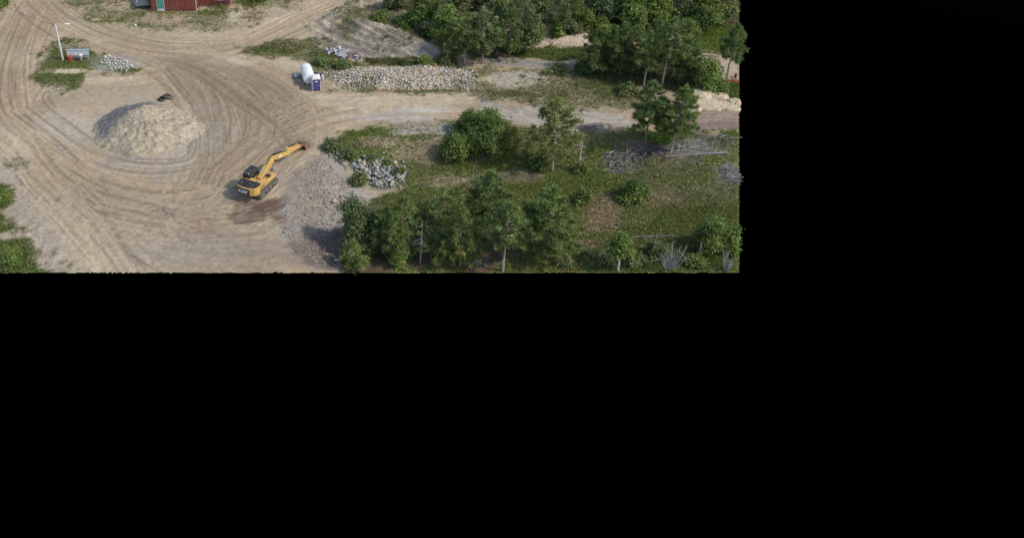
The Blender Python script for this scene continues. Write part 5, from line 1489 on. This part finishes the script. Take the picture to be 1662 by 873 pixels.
# ---- thin utility post and the scrap heap at its foot
x, y, z, h, _ = size_at(540, 86, 20, 5)
up_ = empty('utility_pole', (x, y, z), 0, 'thin grey utility pole above the scrap heap, left of the woods', 'utility pole')
MB().tube([(0, 0, -.2), (-.05, 0, h)], [.13, .09], 10).build('pole', mat('grey_pole', (.27, .25, .22), rough=.9, vary=.2, scale=2), up_, smooth=True)
MB().box(-.16, .06, -.2, -.06, h - .9, h - .4).build('meter_box', M_galv, up_)
MB().tube([(-.05, 0, h - .1), (.9, 0, h - .02)], .03, 6).build('arm', M_galv, up_)
r = np.random.default_rng(31)
M_plank = mat('grey_plank', (.38, .35, .34), rough=.9, vary=.3, scale=4); M_slate = mat('blue_white_scrap', (.40, .42, .48), rough=.6, vary=.2, scale=3)
M_brown = mat('brown_scrap', (.16, .10, .085), rough=.8, vary=.35, scale=3)
for k, (px, py) in enumerate(scatter_px([(528, 84), (556, 78), (582, 90), (584, 98), (560, 96), (540, 88)], 34, r, 3.5)):
    x, y, z = P(px, py)
    if px > 562: m_, nm, lb = M_brown if r.random() < .6 else M_plank, 'scrap_board', 'one of the brown scrap boards at the right end of the scrap heap'
    else: m_, nm, lb = M_slate if r.random() < .6 else M_plank, 'scrap_sheet', 'one of the bluish white scrap sheets at the foot of the utility pole'
    L_, W_ = r.uniform(.35, .9), r.uniform(.12, .35)
    o = MB().box(-L_, L_, -W_, W_, -.03, .03).build(nm, m_, None, bevel=.01)
    o.location = (x, y, z + r.uniform(.08, .3)); o.rotation_euler = (r.normal(0, .35), r.normal(0, .35), r.uniform(0, 6.28))
    tag(o, lb, 'scrap', 'brown scrap boards by the utility pole' if px > 562 else 'bluish scrap sheets by the utility pole')

# ---- crumpled metal by the gravel heap
x, y, z = P(271, 161)
mb = MB()
rr_ = np.random.default_rng(9)
for k in range(5):
    q = [(-.9 + 1.9 * t / 9, .55 * math.sin(t / 9 * math.pi) * (1 - .16 * k) - .1 * k, .06 + .10 * k + (.34 - .05 * k) * math.sin(t / 9 * math.pi * 1.05) + rr_.normal(0, .03)) for t in range(10)]
    mb.tube(q, [.03, .07, .09, .1, .1, .1, .1, .09, .07, .03], 6)
sm = mb.build('crumpled_metal', M_plum, None)
sm.location = (x, y, z + .1)
tag(sm, 'dark plum curl of crumpled sheet metal on the far side of the gravel heap', 'scrap metal')
x, y, z = P(262, 163)
ty = empty('old_tyre', (x, y, z), 0, 'black tyre lying at the left end of the crumpled metal by the gravel heap', 'tyre')
ringp = [(.42 * math.cos(2 * math.pi * k / 18), .42 * math.sin(2 * math.pi * k / 18), .14) for k in range(19)]
MB().tube(ringp, .15, 8, cap=False).build('tread', M_blk, ty, smooth=True)

# ---- clutter in the clearing at the right border
M_tanw = mat('tan_timber', (.42, .31, .21), rough=.8, vary=.25, scale=3)
A, B = Vector(P(1136, 97, .9)), Vector(P(1163, 100, .9))
o = MB().box(-.0, (B - A).length, -.18, .18, -.16, .16).build('timber_beam', M_tanw, None, bevel=.02)
o.location = A; o.rotation_euler = (0, 0, math.atan2(B.y - A.y, B.x - A.x)); tag(o, 'tan timber beam lying across the clearing near the right border', 'beam')
x, y, z = P(1135, 101)
bb = empty('blue_barrel', (x, y, z), 0, 'small blue barrel at the left end of the tan beam', 'barrel')
MB().tube([(0, 0, 0), (0, 0, .08), (0, 0, .8), (0, 0, .88)], [.25, .29, .29, .25], 14).build('body', mat('barrel_blue', (.08, .28, .50), rough=.4), bb, smooth=True)
MB().tube([(0, 0, .88), (0, 0, .92)], .22, 12).build('lid', M_wht, bb)
x, y, z = P(1150, 109)
wc = empty('covered_boat', (x, y, z), .3, 'white rounded cover over something low in the clearing at the right border', 'cover')
MB().tube([(-1.0, 0, .25), (-.8, 0, .42), (0, 0, .55), (.7, 0, .45), (.95, 0, .3)], [.08, .34, .45, .36, .08], 14).build('sheet', M_wht, wc, smooth=True)
MB().box(-.9, .9, -.36, .36, -.05, .28).build('base', M_blk, wc)
x, y, z = P(1155.5, 113)
wp_ = empty('fence_post', (x, y, z), 0, 'short brown post beside the white cover', 'post')
MB().box(-.09, .09, -.09, .09, -.2, 1.4).build('post', M_brown, wp_, bevel=.01); MB().box(-.12, .12, -.12, .12, 1.4, 1.46).build('cap', M_brown, wp_)
x, y, z = P(1168, 118)
gt = empty('wire_spool', (x, y, z), .4, 'grey spool lying between the white cover and the border pine', 'spool')
MB().tube([(-.3, 0, .5), (.3, 0, .5)], .25, 12).build('drum', M_galv, gt)
for xx in (-.34, .34): MB().tube([(xx - .03, 0, .5), (xx + .03, 0, .5)], .5, 16).build('flange', M_plank, gt)
x, y, z = P(1193.5, 126)
bo = empty('bollard', (x, y, z), 0, 'black bollard at the right border behind the orange netting', 'bollard')
MB().tube([(0, 0, -.1), (0, 0, .62), (0, 0, .7)], [.16, .16, .08], 12).build('post', M_blk, bo, smooth=True); MB().tube([(0, 0, .5), (0, 0, .56)], .175, 12).build('band', M_blk, bo)
# orange netting laid on the ground
nx_, ny_ = 30, 8
mb = MB(); r = np.random.default_rng(8)
gp = {}
for i in range(nx_ + 1):
    for j in range(ny_ + 1):
        px = 1172 + 26 * i / nx_; py = 130.5 + 5.5 * j / ny_ + 1.2 * math.sin(i * .5)
        x, y = G0(px, py, 0); z = float(surf(np.array([x]), np.array([y]))[0])
        x, y = G0(px, py, z); gp[i, j] = Vector((float(x), float(y), z + .10 + .06 * r.random() + .12 * math.sin(i * .8 + j)))
o0 = gp[0, 0].copy()
for i in range(nx_ + 1):
    mb.tube([gp[i, j] - o0 for j in range(ny_ + 1)], .022, 3, cap=False)
for j in range(ny_ + 1):
    mb.tube([gp[i, j] - o0 for i in range(nx_ + 1)], .03, 3, cap=False)
o = mb.build('safety_netting', mat('orange_plastic', (.42, .085, .035), rough=.6, vary=.2), None)
o.location = o0
tag(o, 'orange safety netting dropped on the ground under the border pine', 'netting')
